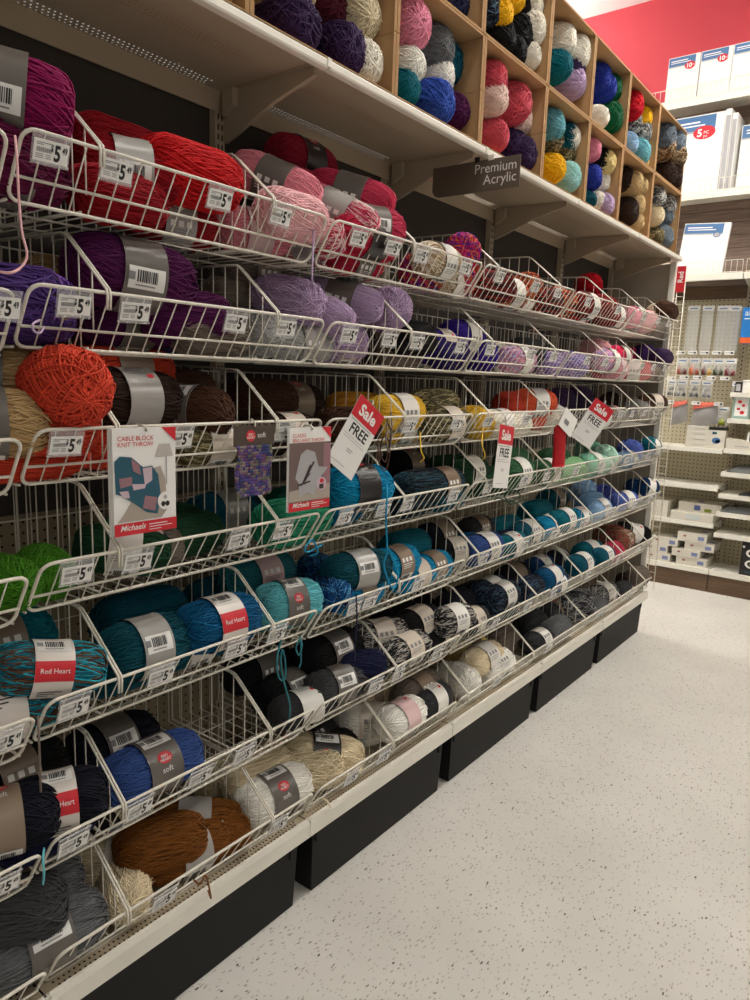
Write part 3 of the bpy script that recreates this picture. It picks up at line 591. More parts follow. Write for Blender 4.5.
    (288, 602, -.085, 16, 0, 'aqua', 'grey', .19, .12, 's', 'l'), (258, 575, -.22, 0, 0, 'dark aqua', 'pinkish', .25, .12, 's', 'i'), (258, 612, -.14, 0, 0, 'dark aqua', None, .2, .11), (290, 633, -.045, 0, 0, 'aqua', None, .18, .09), (318, 572, -.14, 40, 0, 'blue variegated', None, .18, .11, 'b'), (332, 590, -.07, 60, 0, 'blue variegated', None, .2, .11, 'b'), (357, 570, -.11, 10, 0, 'deep teal', 'silver', .24, .115, 's', 'b'), (335, 615, -.04, 10, 0, 'turquoise', None, .16, .09, 'm'), (375, 590, -.05, 0, 0, 'turquoise', 'tan', .2, .105, 's', 'p'),
    (393, 564, -.09, 0, 0, 'turquoise', 'tan', .22, .115, 's', 'i'), (412, 578, -.05, 0, 0, 'turquoise', 'cream', .22, .11, 's', 'p'), (406, 546, -.22, 0, 0, 'teal', None, .24, .12), (432, 572, -.05, 0, 0, 'turquoise', 'tan', .22, .11, 's', 'i'), (436, 538, -.2, 0, 0, 'near-black navy', 'tan', .25, .13, 's', 'i'), (452, 552, -.13, 20, 0, 'black', 'cream', .2, .11), (462, 562, -.06, 0, 0, 'blue-teal', None, .2, .11),
    (482, 549, -.08, 0, 0, 'royal blue', 'white', .24, .125, 's', 'i'), (503, 530, -.22, 0, 0, 'teal', None, .25, .12), (524, 536, -.10, 0, 0, 'dark teal', 'white', .24, .115, 's', 'i'), (478, 528, -.28, 0, 0, 'charcoal', 'tan', .22, .11), (502, 556, -.05, 0, 0, 'navy', None, .2, .1), (526, 546, -.045, 0, 0, 'teal', 'white', .22, .10),
    (548, 528, -.07, 0, 0, 'turquoise', 'white', .23, .115, 's', 'i'), (536, 512, -.22, 0, 0, 'teal', None, .24, .12), (564, 520, -.09, 0, 0, 'teal', 'white', .22, .11, 's', 'i'), (577, 521, -.055, 0, 0, 'turquoise', 'white', .2, .1), (552, 500, -.28, 0, 0, 'dark teal', 'tan', .24, .12), (550, 540, -.045, 0, 0, 'teal', None, .2, .1),
    (583, 492, -.25, 0, 0, 'light blue', None, .24, .13), (589, 504, -.14, 0, 0, 'steel blue', None, .24, .13), (606, 511, -.06, 0, 0, 'light blue', 'white', .24, .12, 's', 'i'), (604, 495, -.18, 50, 0, 'blue-violet', None, .2, .12, 'b'), (592, 519, -.05, 0, 0, 'light blue', 'cream', .2, .1), (623, 501, -.07, 10, 0, 'periwinkle', 'white', .22, .11, 's', 'i'), (637, 490, -.12, 40, -10, 'dark blue', 'white', .22, .13, 's', 'p'), (652, 488, -.10, 40, -10, 'dark blue', 'white', .22, .11, 's', 'p'), (640, 505, -.05, 0, 0, 'dark blue', 'white', .2, .1)],
6: [(2, 822, -.09, 20, 0, 'near-black navy', 'tan', .2, .12, 's', 'p'), (78, 798, -.11, 22, 0, 'near-black navy', 'red', .19, .12, 's', 'l'), (152, 766, -.09, 2, 0, 'royal blue', 'grey', .25, .125, 's', 'l'), (110, 746, -.22, 0, 0, 'near-black navy', 'grey', .24, .13, 's', 'b'), (98, 815, -.045, 0, 0, 'navy', None, .2, .1), (30, 768, -.27, 0, 0, 'black', 'tan'),
    (258, 668, -.28, 0, 0, 'black', 'grey', .24, .12), (288, 690, -.16, 0, 0, 'black', 'grey', .24, .12, 's', 'b'), (330, 652, -.17, 0, 0, 'black', 'grey', .25, .13, 's', 'b'), (305, 708, -.07, 10, 0, 'charcoal', 'white', .22, .10, 's', 'p'), (336, 684, -.06, 10, 0, 'dark grey', 'grey', .22, .115, 's', 'b'), (366, 668, -.07, 30, 0, 'navy', None, .18, .11, 's'), (350, 690, -.045, 0, 0, 'burgundy', 'red', .2, .09), (300, 665, -.26, 0, 0, 'black', None),
    (378, 636, -.13, 20, 0, 'black and white', 'cream', .22, .11, 's', 'i'), (396, 620, -.2, 0, 0, 'black', None, .25, .12), (416, 624, -.10, 0, 0, 'black', 'cream', .24, .12, 's', 'i'), (404, 650, -.06, 0, 0, 'black and white', 'cream', .24, .11, 's', 'i'), (438, 634, -.055, 0, 0, 'black', 'cream', .24, .11, 's', 'i'), (452, 620, -.09, 10, 0, 'black and white', 'white', .2, .11, 's', 'i'), (426, 604, -.26, 0, 0, 'black', 'tan', .24, .12), (455, 605, -.2, 0, 0, 'near-black navy', None), (468, 622, -.055, 0, 0, 'charcoal', 'cream', .2, .1),
    (489, 592, -.13, 0, 0, 'navy variegated', 'white', .25, .12, 's', 'i'), (514, 598, -.06, 0, 0, 'navy variegated', 'white', .24, .115, 's', 'i'), (470, 596, -.22, 0, 0, 'black', None, .24, .12), (500, 612, -.05, 0, 0, 'navy variegated', None, .22, .1), (512, 576, -.24, 0, 0, 'near-black navy', 'tan', .24, .12), (528, 588, -.10, 0, 0, 'navy variegated', None, .2, .11),
    (538, 568, -.2, 0, 0, 'dark blue', 'white', .24, .12), (556, 566, -.18, 0, 0, 'near-black navy', 'white', .22, .12, 's', 'i'), (588, 552, -.13, 10, 0, 'teal', 'white', .22, .12, 's', 'i'), (580, 564, -.07, 0, 0, 'dark teal', 'white', .22, .11, 's', 'i'), (602, 556, -.06, 0, 0, 'dark teal', 'white', .22, .10, 's', 'i'), (560, 582, -.05, 0, 0, 'dark blue', 'white', .2, .1), (548, 578, -.08, 0, 0, 'blue-teal', 'white', .22, .11),
    (610, 538, -.16, 30, 0, 'tan-rose variegated', None, .2, .13, 'm'), (622, 540, -.09, 0, 0, 'tan-rose variegated', 'cream', .2, .11, 'm'), (612, 552, -.06, 0, 0, 'rose', None, .18, .1, 'm'), (642, 533, -.09, 40, -12, 'black', 'white', .24, .11, 's', 'p'), (632, 550, -.045, 0, 0, 'camouflage', 'white', .2, .1)],
7: [(28, 895, -.18, 0, 0, 'grey', 'tan', .25, .13, 's', 'b'), (0, 915, -.10, 30, 0, 'dark grey', None, .24, .13, 's'), (62, 938, -.07, 4, 0, 'grey', 'grey', .27, .125, 's', 'b'), (-6, 965, -.055, 0, 0, 'dark grey', 'red', .22, .11, 's', 'i'), (86, 870, -.26, 0, 0, 'cream', 'black', .24, .12),
    (128, 872, -.17, 40, 0, 'cream', 'red', .24, .125, 's', 'i'), (128, 903, -.075, 60, 0, 'cream', None, .2, .11, 'b'), (160, 845, -.14, 20, 0, 'rust brown', None, .22, .13), (194, 826, -.14, 40, -6, 'rust brown', 'silver', .25, .13, 's', 'i'), (188, 862, -.07, 10, 0, 'rust brown', 'silver', .23, .12, 's', 'p'), (222, 838, -.075, 30, 0, 'rust brown', 'silver', .22, .105, 's', 'p'), (216, 798, -.22, 0, 0, 'cream', None, .22, .12),
    (272, 795, -.075, 8, 2, 'bright white', 'grey', .24, .13, 's', 'l'), (256, 772, -.2, 0, 0, 'cream', None, .24, .12), (322, 762, -.10, 40, -10, 'cream', 'black', .26, .13, 's', 'l'), (290, 757, -.22, 0, 0, 'cream', 'tan', .24, .13), (310, 792, -.055, 30, 0, 'cream', None, .2, .11, 'm'), (325, 735, -.26, 0, 0, 'charcoal', 'black', .24, .12), (338, 748, -.2, 0, 0, 'black', 'black', .2, .11),
    (368, 722, -.12, 40, -4, 'bright white', 'cream', .24, .13, 's', 'i'), (400, 718, -.07, 0, 0, 'bright white', 'pinkish', .22, .12, 's', 'p'), (376, 742, -.06, 0, 0, 'bright white', None, .2, .11), (396, 694, -.20, 0, 0, 'cream', None, .25, .13), (420, 690, -.18, 0, 0, 'taupe', 'tan', .24, .12), (372, 702, -.24, 0, 0, 'cream', 'tan', .24, .12), (430, 700, -.07, 0, 0, 'charcoal', 'white', .2, .11),
    (462, 681, -.07, 60, 0, 'bright white', None, .2, .13, 'b'), (452, 697, -.06, 60, 0, 'bright white', None, .18, .115, 'b'), (482, 659, -.13, 0, 0, 'cream', 'white', .25, .125, 's', 'i'), (494, 668, -.06, 0, 0, 'bright white', 'white', .24, .12, 's', 'i'), (470, 650, -.24, 0, 0, 'pale yellow', 'tan', .24, .12), (502, 648, -.2, 0, 0, 'taupe', None, .22, .12),
    (538, 642, -.08, 0, 0, 'charcoal', 'white', .22, .11, 's', 'i'), (556, 634, -.09, 0, 0, 'grey', None, .24, .12), (530, 628, -.22, 0, 0, 'charcoal', None, .24, .12), (574, 612, -.17, 30, 0, 'grey striped', None, .22, .13, 'm'), (574, 628, -.07, 30, 0, 'grey striped', None, .22, .12, 'm'), (552, 616, -.26, 0, 0, 'dark grey', 'tan', .24, .12),
    (600, 602, -.09, 6, 0, 'grey striped', 'white', .26, .12, 's', 'i'), (586, 602, -.2, 0, 0, 'taupe', 'tan', .22, .12), (596, 614, -.055, 0, 0, 'grey', None, .2, .1), (628, 585, -.12, 30, 0, 'dark brown', 'white', .24, .12, 's', 'i'), (638, 577, -.15, 20, 0, 'taupe', None, .22, .12), (620, 600, -.055, 0, 0, 'charcoal', None, .2, .1)]}
def xmax(h, rad):
    """how far forward a round of this radius may sit at height h over the basket floor"""
    if h < .103: return min(-.05+.067*max(h, 0)/.103-rad*1.12, .014-sqrt(max(0, rad*rad-(.103-h)**2)))
    return .014-sqrt(max(0, rad*rad-(h-.103)**2))
def fit(sp):
    """keep a skein behind its basket front, off the back wires and on the basket floor"""
    r, rad = sp[0], sp[7]/2*(1.2 if sp[8] == 'm' else 1); fl = ROWZ[r]-.102
    walls = [-SECT*2+.157, -SECT+.0-.157]+sorted(DIVY[r])+[3.044]
    y0 = min(sp[10].y, 3.03); a0 = max([w for w in walls if w <= y0], default=-9); a1 = min([w for w in walls if w > y0], default=9)
    for n in range(3):
        ys = [c.y for c in caps(sp)]; e0, e1 = min(ys)-rad*.88-a0-.004, a1-.004-max(ys)-rad*.88
        if e0+e1 < 0: sp[6] = max(sp[7]*1.1, sp[6]+(e0+e1)/max(.3, abs(axis(sp).y)))
        if e0 < 0: sp[1] = sp[1]+Vector((0, -e0, 0))
        elif e1 < 0: sp[1] = sp[1]+Vector((0, e1, 0))
        lo = min(c.z for c in caps(sp))-fl-rad*.96
        if lo < 0: sp[1] = sp[1]+Vector((0, 0, -lo))
        for c in caps(sp):
            e = c.x-xmax(c.z-fl, rad*.96)
            if e > 0:
                d = sp[1]-CAM; sp[1] = sp[1]+Vector((d.x, d.y, 0))*(-e/d.x)
        bk = min(c.x for c in caps(sp))+.374-rad*.9
        if bk < 0: sp[1] = sp[1]+Vector((-bk, 0, 0))
SPEC = []
for r, lst in ROWS.items():
    for t in lst:
        t = list(t)+[None]*(11-len(t))
        u, v, x, yaw, pit, c, b, L, D, kd, ro = t
        rad = (D or .12)/2
        P = at(u, v, 0, x)
        if kd == 'b':   # balls lie with one end turned out to the aisle
            yaw = math.degrees(math.atan2(CAM.x-P.x, CAM.y-P.y))-random.uniform(5, 45); L = (L or .2)*.85
        SPEC.append([r, P, yaw, pit, c, b, L or .235, D or .12, kd or 's', ro, P.copy(), .12 if P.z-(ROWZ[r]-.102) > .072 else 1.])
def axis(s): return Vector((sin(radians(s[2]))*cos(radians(s[3])), cos(radians(s[2]))*cos(radians(s[3])), sin(radians(s[3]))))
def caps(s):
    h = max(.0, s[6]/2-s[7]*.42); a = axis(s); return [s[1]+a*(h*t) for t in (-1, -.5, 0, .5, 1)]
for s in SPEC: fit(s)
# neighbours that press into each other move apart along their own sight lines (small steps)
for it in range(60):
    moved = 0
    for i, a in enumerate(SPEC):
        for b in SPEC[i+1:]:
            if a[0] != b[0] or abs(a[1].y-b[1].y) > .27: continue
            best = min(((p-q).length, n, m) for n, p in enumerate(caps(a)) for m, q in enumerate(caps(b)))
            pen = (a[7]+b[7])/2*.74-best[0]
            if pen > .004:
                fr, bk = (a, b) if (a[1]-CAM).length < (b[1]-CAM).length else (b, a)
                st = min(pen*.4, .008)
                bk[1] = bk[1]+(bk[1]-CAM).normalized()*st*bk[11]; fit(bk)
                fr[1] = fr[1]-(fr[1]-CAM).normalized()*st*.5*fr[11]; fit(fr)
                d = (bk[1]-fr[1]); d.x = 0
                if d.length > 1e-4: d.normalize(); bk[1] = bk[1]+d*st*.3*bk[11]; fr[1] = fr[1]-d*st*.3*fr[11]; fit(fr)
                moved += 1
    for s in SPEC:      # stay near the sight line it was seen on
        d = (s[10]-CAM).normalized(); q = CAM+d*(s[1]-CAM).dot(d); s[1] = s[1]+(q-s[1])*.30
    if not moved: break
for s in SPEC: fit(s)
for s in SPEC:
    r, P, yaw, pit, c, b, L, D, kd, ro, P0, wt = s
    k = int(math.floor(P.y/SECT))
    skein(P, yaw, pit, c, b, L, D, kd, ro, where=PHR[r], row=r, group='yarn skeins in the '+PHR[r])

# ------------------------------------------------------------------ cardboard boxes and their yarn
LB = [-.74, -.236, .283, .742, 1.20, 1.615, 2.012, 2.465, 2.965]
UB = [.283, .728, 1.20, 1.61, 2.03, 2.47, 2.955]
def cbox(y0, y1, z0, z1, label, gr, x1=-.02):
    t = .0055; x0 = -.335; mb = MB(); y0 += .001; y1 -= .001
    mb.box((x0, y0, z0), (x1, y0+t, z1), CARD); mb.box((x0, y1-t, z0), (x1, y1, z1), CARD)
    mb.box((x0, y0+t, z0), (x1, y1-t, z0+t), CARD); mb.box((x0, y0+t, z1-t), (x1, y1-t, z1), CARD); mb.box((x0, y0+t, z0+t), (x0+t, y1-t, z1-t), CARD)
    zc = (z0+z1)/2   # folded flaps stand a little proud of the front rim, with a crease across each side
    for ya, yb in ((y0, y0+.012), (y1-.012, y1)):
        mb.box((x1, ya, z0+.002), (x1+.0025, yb, zc-.001), CARDE); mb.box((x1, ya, zc+.001), (x1+.0025, yb, z1-.002), CARDE)
    mb.box((x1, y0+.013, z0), (x1+.0025, y1-.013, z0+.007), CARDE); mb.box((x1, y0+.013, z1-.007), (x1+.0025, y1-.013, z1), CARDE)
    for yy in (y0+t, y1-t-.0008): mb.box((x0+.01, yy, zc-.001), (x1-.01, yy+.0008, zc+.001), CARDE)
    o = link('cardboard_box', mb.mesh('cardboard_box')); c = Vector(((x0+x1)/2, (y0+y1)/2, z0))
    o.data.transform(Matrix.Translation(-c)); o.location = c
    return tag(o, label, 'box', gr)
LNAME = ['pale yellow balls', 'dark purple and cream balls', 'pink, grey, white, teal and blue balls', 'coral and blush balls', 'light teal, camouflage and yellow balls', 'pink, black, blue and lilac balls', 'beige and dark brown balls', 'slate and cream balls']
UNAME = ['navy balls', 'yellow, black and white balls', 'cream, lilac and dark purple balls', 'cobalt and emerald balls', 'red, yellow and pale blue balls', 'slate, brown tweed and dark brown yarn']
for i in range(8): cbox(LB[i], LB[i+1], 2.2285, 2.545, 'open cardboard box of %s standing on the top shelf' % LNAME[i], 'cardboard boxes, lower tier')
for i in range(6): cbox(UB[i], UB[i+1], 2.5465, 2.862, 'open cardboard box of %s stacked on the lower boxes' % UNAME[i], 'cardboard boxes, upper tier')
BALLS = [  # tier, box, u, v, colour, D, x of the front, kind
 ('L', 0, 262, 10, 'pale yellow', .14, -.03), ('L', 0, 236, -4, 'gold', .13, -.07), ('L', 0, 215, -14, 'pale yellow', .13, -.04),
 ('L', 1, 296, 36, 'dark purple', .125, -.04, 'm'), ('L', 1, 343, 58, 'dark purple', .125, -.03, 'm'), ('L', 1, 326, 6, 'burgundy', .12, -.09, 'm'), ('L', 1, 361, 16, 'cream', .13, -.05), ('L', 1, 362, 64, 'white', .12, -.03), ('L', 1, 296, -8, 'cream', .12, -.09), ('L', 1, 330, 30, 'dark purple', .12, -.12),
 ('L', 2, 409, 20, 'pink', .135, -.03), ('L', 2, 434, 40, 'grey', .145, -.04), ('L', 2, 410, 66, 'bright white', .11, -.03), ('L', 2, 438, 76, 'bright white', .11, -.05), ('L', 2, 455, 68, 'dark teal', .14, -.08, 'm'), ('L', 2, 404, 90, 'teal', .115, -.03), ('L', 2, 433, 103, 'blue', .135, -.03), ('L', 2, 461, 116, 'plum', .125, -.04), ('L', 2, 462, 92, 'cream', .11, -.14),
 ('L', 3, 491, 66, 'coral', .115, -.03), ('L', 3, 514, 100, 'coral', .15, -.03), ('L', 3, 533, 92, 'coral', .13, -.07), ('L', 3, 491, 98, 'blush', .12, -.03), ('L', 3, 494, 136, 'coral', .12, -.03), ('L', 3, 531, 128, 'blush', .12, -.05), ('L', 3, 511, 146, 'dark purple', .115, -.06, 'm'), ('L', 3, 527, 157, 'dark purple', .12, -.03, 'm'),
 ('L', 4, 552, 112, 'light teal', .13, -.03), ('L', 4, 567, 126, 'dark teal', .125, -.05), ('L', 4, 581, 138, 'white', .125, -.04), ('L', 4, 551, 140, 'camouflage', .11, -.05, 'm'), ('L', 4, 568, 157, 'camouflage', .105, -.06, 'm'), ('L', 4, 553, 169, 'bright yellow', .125, -.03), ('L', 4, 563, 184, 'pale mint', .09, -.05), ('L', 4, 577, 184, 'pale aqua', .125, -.03), ('L', 4, 582, 165, 'beige', .11, -.14),
 ('L', 5, 591, 146, 'pink', .11, -.03), ('L', 5, 600, 155, 'black', .12, -.05), ('L', 5, 610, 167, 'pale yellow', .125, -.03), ('L', 5, 591, 178, 'cobalt', .12, -.03), ('L', 5, 601, 182, 'white', .1, -.06), ('L', 5, 588, 200, 'dark teal', .09, -.04), ('L', 5, 597, 202, 'white', .1, -.05), ('L', 5, 606, 207, 'lilac', .11, -.03), ('L', 5, 612, 190, 'cream', .1, -.15),
 ('L', 6, 624, 178, 'dark brown', .11, -.06, 'm'), ('L', 6, 632, 183, 'beige', .115, -.03), ('L', 6, 644, 190, 'beige', .11, -.03), ('L', 6, 627, 212, 'dark brown', .13, -.04, 'm'), ('L', 6, 638, 208, 'beige', .115, -.04), ('L', 6, 641, 227, 'beige', .115, -.03), ('L', 6, 628, 230, 'dark brown', .1, -.08, 'm'),
 ('L', 7, 657, 192, 'grey-white variegated', .11, -.03, 'm'), ('L', 7, 668, 199, 'grey-white variegated', .11, -.03, 'm'), ('L', 7, 655, 216, 'cream', .12, -.03), ('L', 7, 667, 217, 'slate', .11, -.04, 'm'), ('L', 7, 676, 211, 'slate', .12, -.05), ('L', 7, 656, 239, 'camouflage', .1, -.03, 'm'), ('L', 7, 669, 241, 'slate', .125, -.03, 'm'), ('L', 7, 678, 238, 'slate', .1, -.06),
 ('U', 0, 455, 6, 'navy', .125, -.06, 'm'), ('U', 0, 436, -10, 'navy', .12, -.04, 'm'),
 ('U', 1, 486, 10, 'navy variegated', .11, -.05, 'm'), ('U', 1, 498, 14, 'bright yellow', .12, -.03), ('U', 1, 509, -2, 'bright yellow', .12, -.06), ('U', 1, 518, 4, 'black', .125, -.06), ('U', 1, 500, 38, 'black', .125, -.03), ('U', 1, 516, 34, 'black', .13, -.05), ('U', 1, 512, 52, 'black', .12, -.03), ('U', 1, 537, 0, 'white', .11, -.04), ('U', 1, 530, 29, 'white', .12, -.03), ('U', 1, 528, 56, 'white', .11, -.03),
 ('U', 2, 563, 24, 'white', .135, -.03), ('U', 2, 576, 42, 'white', .135, -.03), ('U', 2, 559, 66, 'teal', .125, -.03), ('U', 2, 575, 86, 'lilac', .135, -.03), ('U', 2, 587, 55, 'dark purple', .12, -.06), ('U', 2, 592, 88, 'dark purple', .13, -.04), ('U', 2, 593, 46, 'orange', .1, -.14),
 ('U', 3, 599, 66, 'cobalt', .12, -.05), ('U', 3, 604, 88, 'cobalt', .13, -.04), ('U', 3, 616, 93, 'emerald', .13, -.04), ('U', 3, 617, 125, 'emerald', .135, -.03), ('U', 3, 599, 118, 'white', .11, -.03), ('U', 3, 606, 108, 'emerald', .12, -.12),
 ('U', 4, 631, 101, 'true red', .13, -.03), ('U', 4, 642, 107, 'bright yellow', .13, -.04), ('U', 4, 633, 122, 'grey-white variegated', .1, -.06, 'm'), ('U', 4, 641, 129, 'grey-white variegated', .105, -.05, 'm'), ('U', 4, 650, 139, 'grey-white variegated', .11, -.04, 'm'), ('U', 4, 628, 144, 'pale blue', .115, -.03), ('U', 4, 638, 153, 'light teal', .13, -.03), ('U', 4, 644, 166, 'pale yellow', .09, -.04),
 ('U', 5, 667, 119, 'slate', .13, -.02, 'm'), ('U', 5, 682, 135, 'slate', .125, -.01, 'm'), ('U', 5, 667, 149, 'brown tweed', .11, -.02, 'm'), ('U', 5, 680, 158, 'brown tweed', .11, 0, 'm'), ('U', 5, 667, 177, 'dark brown', .12, -.02, 'm'), ('U', 5, 679, 186, 'dark brown', .12, -.01, 'm'), ('U', 5, 672, 166, 'dark brown', .11, -.05, 'm')]
for t in BALLS:
    tier, bi, u, v, c, D, xf = t[:7]; kd = t[7] if len(t) > 7 else 'b'
    L = .2; P = at(u, v, 0, xf-D*.40)
    B, z0 = (LB, 2.2285) if tier == 'L' else (UB, 2.5465)
    y = min(max(P.y, B[bi]+D*.40), B[bi+1]-D*.40)
    z = max(P.z, z0+D*(.62 if kd == 'm' else .53)); z = min(z, z0+.305-D*.46)
    hl = L/2-D*.40
    nm = ('lower' if tier == 'L' else 'upper')
    skein(Vector((P.x-hl, y, z)), 90+random.uniform(-6, 6), 0, c, None, L, D, kd, None, where='%s box tier' % nm, row=tier, group='yarn balls in the %s boxes' % nm, cat='yarn')

# labels: colour and band first, then the place, then a count along the shelf
def n_words(s): return len(s.split())
def label_items():
    from collections import defaultdict
    for it in ITEMS:
        ball = it['row'] in ('L', 'U'); it['noun'] = 'yarn ball' if ball else 'yarn skein'
        it['lab'] = '%s %s %sin the %s' % (it['c'], it['noun'], ('with %s band ' % BANDW[it['b']]) if it['b'] else ('' if ball else 'without band '), it['where'])
    gr = defaultdict(list)
    for it in ITEMS: gr[it['lab']].append(it)
    for lab, l in gr.items():
        if len(l) == 1: continue
        l.sort(key=lambda q: q['P'].y)
        for i, it in enumerate(l):
            if len(l) == 2: ex = 'nearer of the two' if i == 0 else 'farther of the two'
            else: ex = '%s of %s from near end' % (ordn(i), ['', '', '', 'three', 'four', 'five', 'six', 'seven', 'eight', 'nine'][len(l)])
            nl = '%s, %s' % (lab, ex)
            if n_words(nl) > 16: nl = nl.replace('in the ', '').replace('without band ', 'unbanded ')
            it['lab'] = nl
    for it in ITEMS: it['o']['label'] = it['lab']
label_items()

# ------------------------------------------------------------------ price tags
def tag_mesh():
    mb = MB(); w, h, t = .060, .034, .0012
    f = lambda x, y: (t+.0004, x, y)
    mb.box((0, -w/2, -h), (t, w/2, 0), PAPER)
    put_text(mb, '5', .034, lambda x, y: f(.0045+x*.70, -.0290+y), INK, bold=.035)
    put_text(mb, '$', .014, lambda x, y: f(-.0015+x*.62, -.0155+y), INK, bold=.03)
    put_text(mb, '49', .0145, lambda x, y: f(.0185+x*.62, -.0160+y), INK, bold=.03)
    for i in range(22):
        x = -.025+i*.00115
        mb.face([f(x, -.0195), f(x+(.0006 if i % 3 else .0009), -.0195), f(x+(.0006 if i % 3 else .0009), -.0125), f(x, -.0125)], GREYINK)
    rect(mb, f, -.026, -.006, .002, -.0048, GREYINK); rect(mb, f, -.026, -.0088, -.014, -.0077, GREYINK)
    for i in range(3): rect(mb, f, -.026, -.0235-i*.0027, -.013, -.0225-i*.0027, GREYINK); rect(mb, f, -.009, -.0235-i*.0027, .0, -.0225-i*.0027, GREYINK)
    return mb.mesh('price_card')
def holder_mesh():
    mb = MB(); w = .066
    mb.box((-.0012, -w/2, -.040), (-.0002, w/2, .010), CLEAR); mb.box((.0018, -w/2, -.037), (.0023, w/2, -.0335), CLEAR)
    mb.box((-.0012, -w/2, .0102), (.0025, w/2, .0115), CLEAR)
    return mb.mesh('tag_holder')
TAGM, HOLDM = tag_mesh(), holder_mesh()
TAGS = {1: [(54, 151), (120, 168), (223, 198), (284, 214), (362, 240), (396, 251), (424, 262), (468, 274), (502, 280), (538, 289), (560, 296), (590, 305), (620, 312), (646, 317), (660, 322), (670, 325)],
 2: [(4, 305), (77, 300), (138, 308), (239, 323), (289, 329), (352, 340), (392, 345), (420, 344), (463, 351), (493, 347), (534, 352), (556, 356), (589, 362), (607, 366), (644, 367), (655, 369), (666, 371)],
 3: [(69, 440), (183, 437), (287, 432), (412, 423), (459, 425), (491, 418), (529, 418), (622, 418), (634, 417), (646, 418), (660, 416)],
 4: [(80, 574), (141, 559), (242, 541), (286, 533), (348, 517), (386, 511), (410, 506), (456, 497), (490, 488), (526, 478), (549, 474), (578, 472), (602, 468), (628, 464), (650, 456)],
 5: [(7, 733), (77, 706), (164, 676), (239, 648), (280, 636), (357, 602), (373, 597), (421, 578), (486, 553), (527, 541), (556, 530), (585, 522), (612, 514), (636, 506), (652, 500)],
 6: [(4, 876), (76, 839), (142, 806), (203, 772), (247, 750), (378, 683), (401, 669), (440, 645), (498, 613), (530, 597), (556, 585), (590, 569), (620, 556), (640, 546)],
 7: [(167, 898), (281, 822), (354, 777), (386, 758), (500, 675), (550, 648), (602, 617), (630, 601)]}
TAGL = []
TILT = math.atan2(.067, .103)
for r, l in TAGS.items():
    for u, v in l:
        P = at(u, v, 0, .028); k = int(math.floor(P.y/SECT))
        z = ROWZ[r]+BOFF.get((r, max(-2, min(3, k))), 0)-.012
        g = empty('price_tag', (.0235, P.y, z)); g.rotation_euler = (random.uniform(-.03, .03), TILT*.55+random.uniform(-.05, .05), random.uniform(-.04, .04))
        link('price_card', TAGM, g); h = link('tag_holder', HOLDM, g); h['label'] = 'clear plastic holder'
        near = sorted(((it['P']-Vector((-.06, P.y, z-.03))).length, it['c']) for it in ITEMS if it['row'] == r)[0][1]
        TAGL.append([g, r, P.y, near])
from collections import defaultdict
gr = defaultdict(list)
for t in TAGL: gr[(t[1], t[3])].append(t)
for (r, c), l in gr.items():
    l.sort(key=lambda t: t[2])
    for i, t in enumerate(l):
        s = 'white price tag by %s yarn, %s' % (c, PHR[r])
        if len(l) == 2: s += (', nearer one', ', farther one')[i]
        elif len(l) > 2: s += ', %s from near' % ordn(i)
        tag(t[0], s, 'price tag', 'price tags on the baskets')

# ------------------------------------------------------------------ hanging cards and signs
def card_frame(u, v, x, yaw=0, roll=0):
    c = at(u, v, 0, x); y = radians(yaw); e1 = Vector((sin(y), cos(y), 0)); e2 = Vector((0, 0, 1)); r = radians(roll)
    a = e1*cos(r)+e2*sin(r); b = -e1*sin(r)+e2*cos(r); n = a.cross(b)
    return c, a, b, n
def card_obj(name, c, a, b, n):
    o = empty(name, c); M = Matrix.Identity(4)
    for i in range(3): M[i][0], M[i][1], M[i][2], M[i][3] = a[i], b[i], n[i], c[i]
    o.matrix_world = M; return o
def flat(d): return lambda x, y: (x, y, d)
def sale(u, v, x, yaw, roll, w, h, label, body):
    o = card_obj('sale_sign', *card_frame(u, v, x, yaw, roll))
    mb = MB(); mb.box((-w/2, -h/2, 0), (w/2, h/2, .001), PAPER); f = flat(.0014); g = flat(.0018)
    rect(mb, f, -w/2, h/2-h*.30, w/2, h/2, RED)
    put_text(mb, 'Sale', h*.215, lambda x, y: g(x, h/2-h*.225+y), WHITE, align='CENTER', bold=.03)
    rect(mb, f, -w*.42, h/2-h*.335, w*.36, h/2-h*.325, GREYINK)
    put_text(mb, 'FREE', h*.20, lambda x, y: f(x*.86, h/2-h*.50+y), INK, align='CENTER', bold=.02)
    rect(mb, f, -w*.42, h/2-h*.545, w*.30, h/2-h*.54, GREYINK); rect(mb, f, -w*.42, h/2-h*.58, w*.40, h/2-h*.575, GREYINK)
    for i in range(2): rect(mb, f, -w*.10, h/2-h*(.70+.03*i), w*(.12-.04*i), h/2-h*(.69+.03*i), GREYINK)
    rect(mb, f, -w*.40, h/2-h*.93, w*.1, h/2-h*.925, GREYINK)
    link('sign_card', mb.mesh('sign_card'), o)
    mb = MB(); mb.tube([(0, h/2-.004, -.001), (0, h/2+.008, -.004), (0, h/2+.016, -.010), (0, h/2+.012, -.02)], .0016, WIRE, 6); mb.box((-.012, h/2-.012, -.002), (.012, h/2+.004, -.0005), CLEAR)
    link('hook', mb.mesh('hook'), o)
    return tag(o, label, 'sign', 'sale cards clipped to the baskets')
sale(356, 437.5, .045, 8, -35, .108, .20, 'tilted red and white Sale FREE card clipped by the yellow yarn', 0)
sale(503.5, 457, .045, -2, -7, .122, .222, 'upright narrow-looking Sale FREE card hanging below the white yarn skeins', 0)
sale(592.5, 423.5, .05, 42, -31, .108, .20, 'tilted Sale FREE card clipped near the far end, beside the red swatch', 0)

